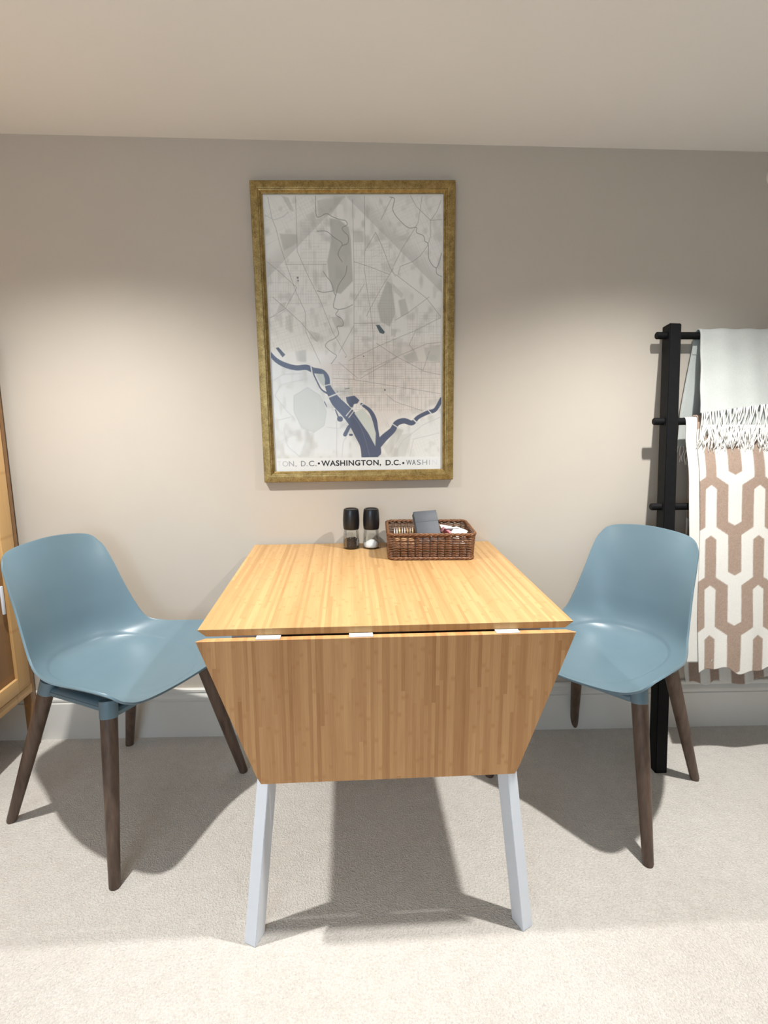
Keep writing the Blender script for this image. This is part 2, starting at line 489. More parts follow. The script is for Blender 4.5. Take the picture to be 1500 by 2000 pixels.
# ------------------------------------------------------------------ chairs
def catmull(pts, n):
    pts = [np.array(p, float) for p in pts]; P = [2*pts[0]-pts[1]]+pts+[2*pts[-1]-pts[-2]]
    out = []
    for i in range(1, len(P)-2):
        for t in np.linspace(0, 1, 24, endpoint=False):
            a, b, c, d_ = P[i-1], P[i], P[i+1], P[i+2]
            out.append(0.5*((2*b)+(-a+c)*t+(2*a-5*b+4*c-d_)*t*t+(-a+3*b-3*c+d_)*t**3))
    out.append(pts[-1]); out = np.array(out)
    L = np.concatenate([[0], np.cumsum(np.linalg.norm(np.diff(out, axis=0), axis=1))])
    s = np.linspace(0, L[-1], n)
    return np.stack([np.interp(s, L, out[:, j]) for j in range(out.shape[1])], 1), s

RIM = [(0.0, 0.2564, 0.4444), (0.1434, 0.2694, 0.4611), (0.2104, 0.2701, 0.4876), (0.2415, 0.2409, 0.5179), (0.2526, 0.1594, 0.5232),
       (0.2455, 0.0579, 0.5109), (0.2241, -0.0282, 0.5061), (0.2033, -0.0879, 0.5198), (0.1911, -0.1269, 0.5740), (0.1802, -0.1652, 0.6499),
       (0.1727, -0.2006, 0.7216), (0.1603, -0.2311, 0.7728), (0.1199, -0.2542, 0.8026), (0.0, -0.2546, 0.8179)]
def make_shell_mesh():
    nv, nu = 210, 109
    P_ = np.array(RIM); Q = np.vstack([P_[1]*[-1, 1, 1], P_, P_[-2]*[-1, 1, 1]])
    def rim(t):     # t in 0..13, Catmull-Rom through the edge points
        i = min(int(t), 12); w_ = t-i; a, b, c, d_ = Q[i:i+4]
        return 0.5*((2*b)+(-a+c)*w_+(2*a-5*b+4*c-d_)*w_*w_+(-a+3*b-3*c+d_)*w_**3)
    TF, TB = 2.45, 11.35
    side = np.array([rim(t) for t in np.linspace(TF, TB, 600)])
    L = np.concatenate([[0], np.cumsum(np.linalg.norm(np.diff(side, axis=0), axis=1))]); L /= L[-1]
    vv = np.linspace(0, 1, nv)
    sd = np.stack([np.interp(vv, L, side[:, k]) for k in range(3)], 1)
    # centre line with its matching station on the side edge
    cen = [(0.2564, 0.4444), (0.215, 0.4415), (0.155, 0.4395), (0.075, 0.4380), (0.00, 0.4365), (-0.075, 0.4380), (-0.128, 0.4470), (-0.168, 0.4700),
           (-0.192, 0.5150), (-0.206, 0.5900), (-0.221, 0.6700), (-0.237, 0.7450), (-0.2546, 0.8179)]
    cc, _ = catmull(cen, nv)
    F = np.array([rim(t) for t in np.linspace(0, TF, 200)]); B = np.array([rim(t) for t in np.linspace(TB, 13, 200)])[::-1]
    uu = np.linspace(-1, 1, nu); au = np.abs(uu)
    P = np.zeros((nv, nu, 3))
    for i in range(nv):
        v = vv[i]; p = 2.7-0.5*v
        w_ = au**p
        P[i, :, 0] = uu*sd[i, 0]
        P[i, :, 1] = cc[i, 0]+(sd[i, 1]-cc[i, 0])*w_
        P[i, :, 2] = cc[i, 1]+(sd[i, 2]-cc[i, 1])*w_
    for edge, row, span in ((F, 0, 0.15), (B, nv-1, 0.20)):
        ty = np.interp(au*sd[row, 0], edge[:, 0], edge[:, 1]) - P[row, :, 1]
        tz = np.interp(au*sd[row, 0], edge[:, 0], edge[:, 2]) - P[row, :, 2]
        for i in range(nv):
            d_ = abs(i-row)/(nv-1)/span
            if d_ < 1:
                k_ = (1-d_)**2*(1+2*d_)
                P[i, :, 1] += ty*k_; P[i, :, 2] += tz*k_
    # shallow seat panel
    X, Y = P[:, :, 0], P[:, :, 1]
    rr = (np.abs(X)/0.178)**2.5 + (np.abs(Y-0.030)/0.212)**2.5
    st = np.clip((1.0-rr)/0.09, 0, 1); st = st*st*(3-2*st)
    P[:, :, 2] -= 0.0032*st*(P[:, :, 2] < 0.545)
    return grid_mesh('seat_shell', P), P
shell_me, SP = make_shell_mesh()

def make_chair(loc, ang, label):
    e = empty('dining_chair', (loc[0], loc[1], 0), label, 'chair', ang - pi/2, group='blue-grey dining chairs')
    # grid row order gives normals upward
    o = link('seat_shell', shell_me, M['shell'] if not shell_me.materials else None, e)
    sm = o.modifiers.new('thickness', 'SOLIDIFY'); sm.thickness = 0.006; sm.offset = -1
    bv = o.modifiers.new('edge', 'BEVEL'); bv.width = 0.0022; bv.segments = 2; bv.limit_method = 'ANGLE'; bv.angle_limit = radians(50)
    # under-seat support
    bm = bmesh.new()
    add_box(bm, (-0.160, -0.098, 0.400), (0.160, 0.178, 0.427), 0.018, 4)
    from_bm('seat_support', bm, M['shell'], e, angle=radians(40))
    for sx in (-1, 1):
        for T, Fo in (((0.170, 0.163, 0.436), (0.2607, 0.2392, 0)), ((0.148, -0.100, 0.440), (0.216, -0.2392, 0))):
            T = Vector((sx*T[0], T[1], T[2])); B = Vector((sx*Fo[0], Fo[1], 0))
            def at(z): return B + (T-B)*(z/T.z)
            bm = bmesh.new()
            add_tube(bm, [at(0.409), at(0.413), at(0.453 if T.y > 0 else 0.447)], [0.0222, 0.0230, 0.0236], 28)
            from_bm('leg_socket', bm, M['shell'], e, angle=radians(40))
            bm = bmesh.new()
            zs = [0.0, 0.003, 0.10, 0.20, 0.30, 0.412]; rs = [0.0125, 0.0142, 0.0162, 0.0184, 0.0203, 0.0218]
            add_tube(bm, [at(z) for z in zs], rs, 28)
            # flat foot on the carpet
            for v in bm.verts:
                if v.co.z < 0.0135: v.co.z = max(0.0, v.co.z) if v.co.z > 0.004 else 0.0
            from_bm('leg', bm, M['legwood'], e, angle=radians(40))
    return e
make_chair((-0.7449, 1.6309), -0.4609, 'blue-grey moulded chair on dark tapered legs left of the table, beside the bamboo cabinet')
make_chair((0.7592, 1.6677), 3.8628, 'blue-grey moulded chair on dark legs right of the table, in front of the ladder')

# ------------------------------------------------------------------ framed map
PW, PH = 0.652, 0.958
pic = empty('framed_map', (-0.0246, YW, 0.9565+PH/2), 'large framed city map poster in an antique gold frame hanging above the table', 'picture')
pic.rotation_euler = (0, -0.0118, 0)
FWD = 0.0365          # frame width
# mitred frame sides; profile (in from outer edge, out from wall)
fprof = [(0, 0.002), (0, 0.020), (0.0015, 0.0225), (0.018, 0.0245), (0.024, 0.0235), (0.0255, 0.021), (0.0285, 0.0205), (0.034, 0.0145), (FWD, 0.0135), (FWD, 0.002)]
cor = [(-PW/2, -PH/2), (PW/2, -PH/2), (PW/2, PH/2), (-PW/2, PH/2)]
for i in range(4):
    a, b = cor[i], cor[(i+1) % 4]
    bm = bmesh.new(); rows = []
    for (cx, cz) in (a, b):
        sx, sz = (-1 if cx > 0 else 1), (-1 if cz > 0 else 1)
        rows.append([bm.verts.new((cx+sx*q, -d_, cz+sz*q)) for q, d_ in fprof])
    for j in range(len(fprof)):
        jj = (j+1) % len(fprof); bm.faces.new((rows[0][j], rows[1][j], rows[1][jj], rows[0][jj]))
    bm.faces.new(rows[0]); bm.faces.new(rows[1][::-1])
    from_bm('frame_side', bm, M['gold'], pic, angle=radians(20))

def homog(src, dst):
    A = []; b = []
    for (x, y), (X, Y) in zip(src, dst):
        A.append([x, y, 1, 0, 0, 0, -X*x, -X*y]); b.append(X)
        A.append([0, 0, 0, x, y, 1, -Y*x, -Y*y]); b.append(Y)
    h = np.linalg.solve(np.array(A, float), np.array(b, float)); return np.append(h, 1).reshape(3, 3)
IW, IH = PW-2*FWD+0.002, PH-2*FWD+0.002
# drawing coordinates (a 1460x2000 drafting sheet) -> print 0..1, y down
HM = homog([(152, 140), (1303, 140), (1310, 1873), (228, 1885)], [(0, 0), (1, 0), (1, 1), (0, 1)])
NX, NY = 440, 660
def T(p):
    v = HM @ np.array([p[0], p[1], 1.0]); return np.array([v[0]/v[2]*NX, v[1]/v[2]*NY])
gy, gx = np.mgrid[0:NY, 0:NX].astype(np.float32); gx += 0.5; gy += 0.5
def srgb(*c): return np.array(lin(*c)[:3], np.float32)
img = np.zeros((NY, NX, 3), np.float32) + srgb(247, 243, 238)
SC = NX/1120.0
def smooth_noise(n, seed):
    rs = np.random.RandomState(seed); g = rs.rand(n+2, n+2)
    xs = np.linspace(0, n, NX); ys = np.linspace(0, n, NY)
    xi = xs.astype(int); yi = ys.astype(int); fx = xs-xi; fy = ys-yi
    fx = fx*fx*(3-2*fx); fy = fy*fy*(3-2*fy)
    a = g[np.ix_(yi, xi)]*(1-fx)+g[np.ix_(yi, xi+1)]*fx
    b = g[np.ix_(yi+1, xi)]*(1-fx)+g[np.ix_(yi+1, xi+1)]*fx
    return a*(1-fy[:, None])+b*fy[:, None]
def blend(mask, col, a=1.0):
    global img
    mm = np.clip(mask, 0, 1)[..., None]*a
    img = img*(1-mm)+col*mm
def poly_sdf(pts):
    P_ = np.array([T(p) for p in pts]); n = len(P_)
    dist = np.full((NY, NX), 1e9, np.float32); ins = np.zeros((NY, NX), bool)
    for i in range(n):
        a, b = P_[i], P_[(i+1) % n]; e = b-a
        t = np.clip(((gx-a[0])*e[0]+(gy-a[1])*e[1])/max(1e-9, e@e), 0, 1)
        dist = np.minimum(dist, np.hypot(gx-a[0]-e[0]*t, gy-a[1]-e[1]*t))
        c1 = (a[1] > gy) != (b[1] > gy)
        xin = (b[0]-a[0])*(gy-a[1])/(b[1]-a[1]+1e-9)+a[0]
        ins ^= c1 & (gx < xin)
    return np.where(ins, -dist, dist)
def fill(pts, col, a=1.0, soft=0.7):
    blend(0.5-poly_sdf(pts)/(2*soft), col, a)
def stroke(pts, col, a=1.0, smooth=False):
    """pts: (x,y,w) tapering polyline"""
    if smooth:
        pts = [tuple(q) for q in catmull(pts, max(12, len(pts)*6))[0]]
    acc = np.full((NY, NX), 1e9, np.float32)
    for p, q in zip(pts[:-1], pts[1:]):
        A_, B_ = T(p), T(q); wa, wb = p[2]*SC/2, q[2]*SC/2
        x0 = int(max(0, min(A_[0], B_[0])-max(wa, wb)-2)); x1 = int(min(NX, max(A_[0], B_[0])+max(wa, wb)+3))
        y0 = int(max(0, min(A_[1], B_[1])-max(wa, wb)-2)); y1 = int(min(NY, max(A_[1], B_[1])+max(wa, wb)+3))
        if x1 <= x0 or y1 <= y0: continue
        X_, Y_ = gx[y0:y1, x0:x1], gy[y0:y1, x0:x1]; e = B_-A_
        t = np.clip(((X_-A_[0])*e[0]+(Y_-A_[1])*e[1])/max(1e-9, e@e), 0, 1)
        dd = np.hypot(X_-A_[0]-e[0]*t, Y_-A_[1]-e[1]*t)-(wa+(wb-wa)*t)
        acc[y0:y1, x0:x1] = np.minimum(acc[y0:y1, x0:x1], dd)
    blend(0.5-acc, col, a)
def line(pts, w=3, col=(150, 142, 136), a=0.7, jit=0):
    stroke([(x, y, w) for x, y in pts], srgb(*col), a)

n1 = smooth_noise(14, 1); n2 = smooth_noise(40, 2); n3 = smooth_noise(90, 3)
# whiter land across the river (lower left), warmer built-up centre
va = [(150, 1150), (240, 1195), (370, 1235), (470, 1250), (560, 1400), (690, 1540), (760, 1660), (800, 1900), (150, 1900)]
fill(va, srgb(232, 233, 233), 0.85, 3)
fill([(890, 1740), (1000, 1600), (1110, 1590), (1310, 1480), (1310, 1900), (860, 1900)], srgb(230, 229, 227), 0.6, 4)
fill([(480, 1240), (640, 1130), (1310, 1050), (1310, 1450), (1180, 1520), (1000, 1560), (900, 1660), (800, 1480), (640, 1380)], srgb(226, 214, 206), 0.65, 14)
blend(np.clip((n1-0.55)*3, 0, 1)*np.clip((n2-0.35)*3, 0, 1), srgb(196, 192, 184), 0.35)
blend(np.clip((n2-0.62)*4, 0, 1), srgb(190, 187, 180), 0.30)
blend(np.clip((n3-0.7)*4, 0, 1), srgb(240, 235, 228), 0.25)
# district edge: soft darker band outside the diamond
def band(p, q, side, wd):
    A_, B_ = T(p), T(q); e = (B_-A_)/np.linalg.norm(B_-A_); nn = np.array([-e[1], e[0]])*side
    t = (gx-A_[0])*e[0]+(gy-A_[1])*e[1]; s_ = (gx-A_[0])*nn[0]+(gy-A_[1])*nn[1]
    L_ = np.linalg.norm(B_-A_); wd = wd*SC
    return np.clip((t+6)/6, 0, 1)*np.clip((L_-t)/6, 0, 1)*np.clip(s_*0.8, 0, 1)*np.clip(1-(s_-wd*0.35)/(wd*1.1), 0, 1)
blend(band((690, 165), (1330, 790), -1, 70), srgb(188, 184, 178), 0.42)
blend(band((675, 165), (150, 700), 1, 70), srgb(188, 184, 178), 0.42)
parks = [
    ([(580, 290), (640, 300), (700, 345), (715, 420), (722, 560), (728, 680), (690, 720), (650, 760), (612, 750), (575, 660), (565, 560), (590, 430)], 0.75),
    ([(262, 385), (372, 390), (378, 440), (330, 470), (290, 490)], 0.6), ([(275, 150), (320, 165), (355, 250), (330, 240)], 0.55),
    ([(500, 180), (660, 160), (640, 200), (590, 270), (510, 275)], 0.45), ([(945, 680), (975, 700), (1000, 880), (965, 965), (905, 935), (885, 840), (920, 740)], 0.7),
    ([(975, 690), (1050, 760), (1040, 790), (985, 740)], 0.45), ([(1020, 800), (1062, 790), (1085, 880), (1035, 905)], 0.6),
    ([(265, 820), (305, 810), (290, 860), (240, 880)], 0.5), ([(300, 900), (350, 880), (345, 1000), (300, 980)], 0.35),
    ([(590, 905), (650, 900), (668, 960), (620, 975)], 0.5), ([(450, 990), (520, 1010), (510, 1060), (460, 1040)], 0.45),
    ([(360, 1120), (430, 1110), (430, 1190), (370, 1180)], 0.45), ([(730, 370), (795, 370), (795, 440), (735, 440)], 0.45),
    ([(905, 570), (985, 570), (985, 630), (920, 620)], 0.35), ([(1050, 1150), (1130, 1120), (1150, 1180), (1080, 1200)], 0.55),
    ([(1185, 1100), (1290, 1080), (1290, 1190), (1200, 1180)], 0.5), ([(975, 980), (1010, 985), (1000, 1030), (975, 1020)], 0.5),
    ([(785, 1030), (850, 1030), (850, 1060), (785, 1060)], 0.4), ([(980, 1040), (1050, 1040), (1040, 1100), (985, 1090)], 0.3),
    ([(590, 1350), (730, 1345), (730, 1400), (640, 1400)], 0.55), ([(740, 1350), (1010, 1350), (1010, 1385), (740, 1385)], 0.35),
    ([(1215, 1430), (1285, 1420), (1285, 1450), (1215, 1470)], 0.4), ([(440, 1645), (480, 1640), (450, 1790), (385, 1790)], 0.35),
    ([(1020, 1650), (1110, 1640), (1070, 1790), (990, 1790)], 0.35), ([(930, 1740), (1010, 1610), (1060, 1620), (960, 1790)], 0.4)]
for pts, a_ in parks: fill(pts, srgb(190, 188, 180), a_, 1.5)
fill([(352, 1400), (440, 1348), (520, 1400), (560, 1500), (545, 1590), (480, 1632), (400, 1600), (352, 1500)], srgb(214, 217, 214), 0.8, 1.5)
line([(352, 1400), (440, 1348), (520, 1400), (560, 1500), (545, 1590), (480, 1632), (400, 1600), (352, 1500), (352, 1400)], 5, (200, 203, 203), 0.8)
line([(400, 1440), (450, 1400), (500, 1430), (510, 1560), (430, 1570), (400, 1440)], 3, (232, 234, 232), 0.8)
# street grids
rs = np.random.RandomState(5)
def mesh_streets(x0, y0, x1, y1, step, a, col, ang=0.0):
    cx_, cy_ = (x0+x1)/2, (y0+y1)/2
    for k_ in np.arange(x0, x1, step):
        xk = k_+rs.uniform(-2, 2)
        for seg in range(3):
            if rs.rand() < 0.3: continue
            ya = y0+(y1-y0)*seg/3; yb = y0+(y1-y0)*(seg+1)/3
            stroke([(xk+(ya-cy_)*ang, ya, 1.7), (xk+(yb-cy_)*ang, yb, 1.7)], srgb(*col), a*rs.uniform(0.8, 1.9))
    for k_ in np.arange(y0, y1, step*1.15):
        yk = k_+rs.uniform(-2, 2)
        for seg in range(3):
            if rs.rand() < 0.3: continue
            xa = x0+(x1-x0)*seg/3; xb = x0+(x1-x0)*(seg+1)/3
            stroke([(xa, yk-(xa-cx_)*ang, 1.7), (xb, yk-(xb-cx_)*ang, 1.7)], srgb(*col), a*rs.uniform(0.8, 1.9))
mesh_streets(600, 1190, 1290, 1500, 13, 0.55, (186, 164, 152))
mesh_streets(735, 700, 1000, 1190, 15, 0.38, (182, 168, 158))
mesh_streets(735, 450, 960, 700, 16, 0.30, (180, 170, 162))
mesh_streets(1080, 880, 1290, 1100, 15, 0.35, (180, 166, 158))
mesh_streets(190, 560, 560, 820, 16, 0.28, (180, 172, 166))
mesh_streets(400, 300, 570, 560, 16, 0.26, (180, 172, 166))
mesh_streets(200, 880, 600, 1120, 19, 0.20, (180, 172, 166), 0.3)
mesh_streets(170, 160, 560, 380, 22, 0.18, (182, 175, 168), 0.5)
mesh_streets(840, 160, 1290, 640, 20, 0.20, (180, 172, 166), 0.45)
mesh_streets(230, 1270, 640, 1780, 24, 0.22, (206, 207, 210), 0.25)
mesh_streets(900, 1500, 1300, 1780, 20, 0.25, (204, 202, 202), 0.4)
# avenues and roads
R1 = (142, 134, 128)
for pts in ([(190, 160), (215, 290), (240, 350), (265, 450), (300, 560), (350, 700), (372, 760), (425, 870), (430, 1000), (480, 1110), (522, 1195)],
            [(365, 150), (375, 495), (440, 640), (520, 800), (560, 900), (600, 1000), (690, 1150)], [(725, 175), (735, 600), (736, 1300)],
            [(800, 150), (805, 480), (800, 600), (820, 740), (840, 860), (858, 1000), (865, 1350)], [(872, 378), (805, 490)],
            [(872, 378), (920, 480), (965, 600), (1000, 650)], [(985, 600), (900, 740), (835, 860), (815, 900)], [(1165, 155), (1140, 320), (1110, 370), (1040, 480), (985, 590)],
            [(1090, 150), (1130, 220), (1220, 305), (1290, 300)], [(1220, 305), (1260, 250), (1285, 180)], [(1220, 305), (1222, 400), (1205, 450)],
            [(735, 560), (830, 590), (960, 640)], [(736, 945), (880, 945)], [(185, 560), (260, 620), (372, 720)], [(372, 720), (300, 850), (200, 910)],
            [(300, 575), (560, 575)], [(975, 160), (905, 300)], [(1205, 455), (1160, 520), (1110, 560), (1030, 590), (1015, 640)], [(1000, 640), (1080, 700), (1200, 790), (1290, 905)],
            [(700, 1180), (900, 1085), (1130, 990), (1290, 910)], [(800, 1250), (1000, 1160), (1200, 1075), (1290, 1065)],
            [(735, 960), (690, 1040), (640, 1130)], [(740, 800), (800, 700)], [(600, 1290), (740, 1300), (1290, 1390)], [(880, 1070), (1000, 1150), (1190, 1250), (1290, 1270)],
            [(640, 1190), (760, 1290)], [(935, 1340), (935, 1200)], [(780, 1290), (1010, 1160)], [(940, 1390), (1000, 1440), (1180, 1500)],
            [(1130, 990), (1090, 1080), (1120, 1120)], [(1180, 1240), (1220, 1120)], [(1215, 780), (1080, 880), (1000, 925)], [(220, 780), (300, 850), (400, 940), (500, 1060)]):
    line(pts, 2.8, R1, 0.72)
for pts in ([(170, 270), (230, 300), (290, 280), (320, 250)], [(200, 905), (260, 890), (300, 860)], [(210, 1310), (280, 1265), (400, 1260)], [(215, 1420), (270, 1330), (440, 1290)],
            [(230, 1560), (350, 1530)], [(230, 1400), (310, 1500), (350, 1540)], [(285, 1600), (310, 1720), (390, 1790)], [(560, 1600), (640, 1610), (700, 1560)], [(235, 1700), (350, 1650), (480, 1635)],
            [(627, 1560), (627, 1790)], [(660, 1790), (670, 1690), (730, 1600)], [(1000, 1780), (1050, 1690), (1180, 1590), (1290, 1540)], [(1100, 1790), (1120, 1680), (1290, 1640)]):
    line(pts, 4, (200, 200, 203), 0.7)
# creeks
CK = (120, 120, 118)
for pts in ([(490, 150), (495, 270), (520, 280), (560, 262), (600, 282), (650, 300), (680, 305), (692, 330), (660, 350), (672, 375), (697, 400), (695, 445), (660, 460), (640, 490), (635, 520), (660, 560)],
            [(690, 585), (680, 640), (640, 700), (622, 760), (605, 840), (635, 860), (620, 890), (660, 920), (665, 960), (628, 965), (638, 1010), (610, 1040), (570, 1060), (555, 1090), (600, 1130), (625, 1150), (590, 1200)],
            [(500, 370), (560, 372), (610, 410), (655, 440), (660, 458)], [(540, 620), (560, 650), (590, 690), (605, 740), (618, 770)], [(500, 740), (540, 750), (602, 742)], [(635, 858), (680, 850), (727, 828)],
            [(960, 160), (990, 172), (980, 240), (1020, 300), (1080, 350), (1130, 348), (1132, 380), (1175, 400), (1185, 435), (1205, 452), (1212, 545), (1255, 600), (1278, 560), (1290, 508)], [(1258, 600), (1262, 635), (1295, 655)]):
    stroke([(x, y, 4.2) for x, y in pts], srgb(*CK), 0.75, smooth=True)
# water
WT = srgb(94, 101, 124)
stroke([(196, 1128, 22), (240, 1175, 28), (300, 1207, 32), (370, 1224, 32), (430, 1220, 34), (480, 1240, 34), (530, 1250, 34), (562, 1285, 34), (568, 1335, 36), (590, 1385, 50), (625, 1440, 66),
        (685, 1500, 74), (740, 1565, 84), (785, 1640, 92), (825, 1710, 104), (842, 1800, 112)], WT, 1, True)
stroke([(785, 1455, 16), (838, 1495, 24), (868, 1550, 30), (882, 1620, 26), (888, 1690, 38), (885, 1760, 60)], WT, 1, True)
stroke([(880, 1730, 50), (930, 1672, 48), (985, 1622, 40), (1012, 1578, 38), (1060, 1562, 36), (1112, 1576, 32), (1150, 1540, 26), (1210, 1510, 26), (1260, 1492, 26), (1300, 1425, 26)], WT, 1, True)
stroke([(470, 1245, 9), (500, 1310, 9), (530, 1362, 9), (575, 1390, 14)], WT, 1, True)
fill([(685, 1410), (740, 1400), (772, 1430), (760, 1450), (737, 1455), (728, 1480), (710, 1470), (690, 1440)], WT)
fill([(236, 1098), (254, 1093), (298, 1140), (280, 1157)], srgb(104, 110, 128))
fill([(875, 955), (898, 955), (934, 1000), (925, 1012), (900, 1005)], srgb(98, 110, 116))
stroke([(618, 1490, 7), (640, 1545, 10)], WT); stroke([(645, 1548, 34), (650, 1549, 34)], WT)
stroke([(706, 1598, 24), (680, 1648, 26)], WT); stroke([(712, 1650, 14), (724, 1650, 14)], WT); stroke([(548, 1440, 7), (562, 1470, 5)], WT)
fill([(740, 1512), (790, 1482), (850, 1545), (878, 1640), (875, 1722), (830, 1640)], srgb(214, 217, 210), 1, 1)
fill([(492, 1265), (540, 1262), (552, 1300), (545, 1345), (520, 1320)], srgb(206, 210, 206), 1, 1)
LT = srgb(228, 226, 224)
for a_, b_, w_ in (((459, 1205), (468, 1252), 8), ((552, 1336), (588, 1328), 6), ((560, 1415), (640, 1384), 9), ((688, 1528), (735, 1470), 6), ((704, 1540), (750, 1480), 5), ((982, 1580), (1022, 1606), 6),
                   ((1118, 1552), (1148, 1580), 8), ((1210, 1490), (1236, 1518), 6), ((770, 1470), (805, 1450), 5)):
    stroke([(a_[0], a_[1], w_), (b_[0], b_[1], w_)], LT)
stroke([(615, 1420, 2), (700, 1500, 2), (770, 1580, 2), (810, 1680, 2), (840, 1790, 2)], srgb(140, 146, 166), 0.8, True)
DK = srgb(90, 86, 84)
for x, y, w_ in ((377, 658, 12), (380, 676, 9), (935, 1365, 11), (632, 1375, 7), (798, 1152, 8), (683, 1155, 6)): stroke([(x, y, w_), (x, y+1, w_)], DK, 0.85)
stroke([(680, 1358, 6), (706, 1355, 6)], DK, 0.8); stroke([(645, 1373, 3), (700, 1372, 3)], DK, 0.6)
# white caption band and paper margin
fill([(100, 1800), (1400, 1790), (1400, 1950), (100, 1950)], srgb(240, 240, 240), 1, 0.7)
mg = np.minimum(np.minimum(gx, NX-gx), gy); blend(np.clip(4.5-mg, 0, 1), srgb(240, 238, 234), 1)
xs = np.linspace(-IW/2, IW/2, NX); zs = np.linspace(IH/2, -IH/2, NY)
P = np.zeros((NY, NX, 3)); P[:, :, 0] = xs[None]; P[:, :, 2] = zs[:, None]; P[:, :, 1] = -0.0060
sheet = link('printed_sheet', grid_mesh('printed_sheet', P, img), M['print'], pic)
# backing gives the sheet body
box('backing_board', (-IW/2, -0.0055, -IH/2), (IW/2, -0.002, IH/2), M['darkgap'], pic)
box('glass_pane', (-IW/2, -0.0125, -IH/2), (IW/2, -0.0105, IH/2), M['glass'], pic)
# caption lettering
def ink(c): return plain('ink_%d' % c, lin(c, c+2, c+8), 0.6, 0.0)
def pt(cx, cy):
    v = HM @ np.array([cx, cy, 1.0]); return (v[0]/v[2]-0.5)*IW, (0.5-v[1]/v[2])*IH
def caption(text, x0, x1, yb, shade, bold=0.0):
    cu = bpy.data.curves.new('caption', 'FONT'); cu.body = text; cu.extrude = 0.0001; cu.offset = bold; cu.size = 1.0; cu.space_character = 1.08
    t_ = bpy.data.objects.new('caption_tmp', cu); C.objects.link(t_)
    dg = bpy.context.evaluated_depsgraph_get(); me = bpy.data.meshes.new_from_object(t_.evaluated_get(dg))
    bpy.data.objects.remove(t_)
    v = np.zeros(len(me.vertices)*3); me.vertices.foreach_get('co', v); v = v.reshape(-1, 3)
    a, zb = pt(x0, yb); b, zb2 = pt(x1, yb)
    w = v[:, 0].max()-v[:, 0].min(); hgt = 0.0182
    capz = 0.70
    q = np.zeros_like(v)
    q[:, 0] = a + (v[:, 0]-v[:, 0].min())/w*(b-a); q[:, 2] = zb + v[:, 1]/capz*hgt; q[:, 1] = -0.0063 - v[:, 2]
    me.vertices.foreach_set('co', q.reshape(-1)); 
    me.materials.clear()
    return link('caption_letters', me, ink(shade), pic)
YBASE = 1851
for text, x0, x1, sh, bo in (('T', 246, 268, 222, 0), ('O', 277, 313, 196, 0), ('N,', 318, 367, 172, 0.004), ('D.', 396, 438, 150, 0.006), ('C.', 447, 496, 122, 0.008),
                             ('WASHINGTON,', 527, 913, 34, 0.022), ('D.C.', 943, 1040, 34, 0.022), ('WA', 1076, 1138, 112, 0.006), ('S', 1145, 1170, 140, 0.004),
                             ('H', 1180, 1212, 165, 0), ('I', 1224, 1230, 200, 0), ('N', 1244, 1276, 226, 0)):
    caption(text, x0, x1, YBASE - (x0-246)*0.0065, sh, bo)
for cx in (511, 1057):
    x_, z_ = pt(cx, 1833); bm = bmesh.new()
    bmesh.ops.create_circle(bm, cap_ends=True, radius=0.0038, segments=20, matrix=Matrix.Translation((x_, -0.0066, z_)) @ Matrix.Rotation(pi/2, 4, 'X'))
    from_bm('caption_dot', bm, M['ink'], pic)

# ------------------------------------------------------------------ salt and pepper mills
def grinder(x, y, label, filling):
    e = empty('spice_grinder', (x, y, TH), label, 'grinder')
    bm = bmesh.new()
    add_lathe(bm, [(0, 0.0), (0.0275, 0.0), (0.0292, 0.0015), (0.0293, 0.006), (0.0285, 0.02), (0.0268, 0.05), (0.0255, 0.066), (0.0238, 0.066),
                   (0.0250, 0.05), (0.0267, 0.02), (0.0272, 0.006), (0.025, 0.0035), (0, 0.0035)], 40)
    from_bm('glass_jar', bm, M['jar'], e, angle=radians(30))
    bm = bmesh.new()
    add_lathe(bm, [(0, 0.067), (0.0225, 0.067), (0.0255, 0.0665), (0.0270, 0.070), (0.0282, 0.082), (0.0285, 0.098), (0.0277, 0.115), (0.0262, 0.130), (0.0248, 0.1345),
                   (0.0225, 0.136), (0.0195, 0.1352), (0.018, 0.1335), (0, 0.1335)], 40)
    # flutes along the cap
    for v in bm.verts:
        z_ = v.co.z; rr = sqrt(v.co.x**2+v.co.y**2)
        if 0.07 < z_ < 0.131 and rr > 0.02:
            a_ = math.atan2(v.co.y, v.co.x); s_ = 1-0.012*(0.5+0.5*cos(8*a_)); v.co.x *= s_; v.co.y *= s_
    from_bm('grinder_cap', bm, M['blackcap'], e, angle=radians(35))
    if filling == 'pepper':
        bm = bmesh.new(); rr_ = random.Random(3)
        add_lathe(bm, [(0, 0.0045), (0.024, 0.0045), (0.0252, 0.008), (0.0245, 0.026), (0.012, 0.030), (0, 0.031)], 24)
        for _ in range(260):
            a_ = rr_.uniform(0, 2*pi); side = rr_.random() < 0.6
            if side: R_ = 0.0240; z_ = rr_.uniform(0.006, 0.029)
            else: R_ = 0.023*sqrt(rr_.random()); z_ = 0.0305-R_*0.05+rr_.uniform(0, 0.003)
            bmesh.ops.create_icosphere(bm, subdivisions=1, radius=rr_.uniform(0.0016, 0.0024), matrix=Matrix.Translation((R_*cos(a_), R_*sin(a_), z_)))
        tag(from_bm('peppercorns', bm, M['pepper'], e), kind='stuff')
    else:
        bm = bmesh.new()
        add_lathe(bm, [(0, 0.0045), (0.0243, 0.0045), (0.0256, 0.008), (0.0252, 0.016), (0.018, 0.021), (0.009, 0.027), (0, 0.0295)], 32)
        for v in bm.verts: v.co.x += (v.co.z-0.012)*0.12 if v.co.z > 0.02 else 0
        tag(from_bm('salt_crystals', bm, M['salt'], e, smooth=True), kind='stuff')
grinder(-0.0468, 1.905, 'black-capped glass grinder of dark peppercorns, left one of two on the table', 'pepper')
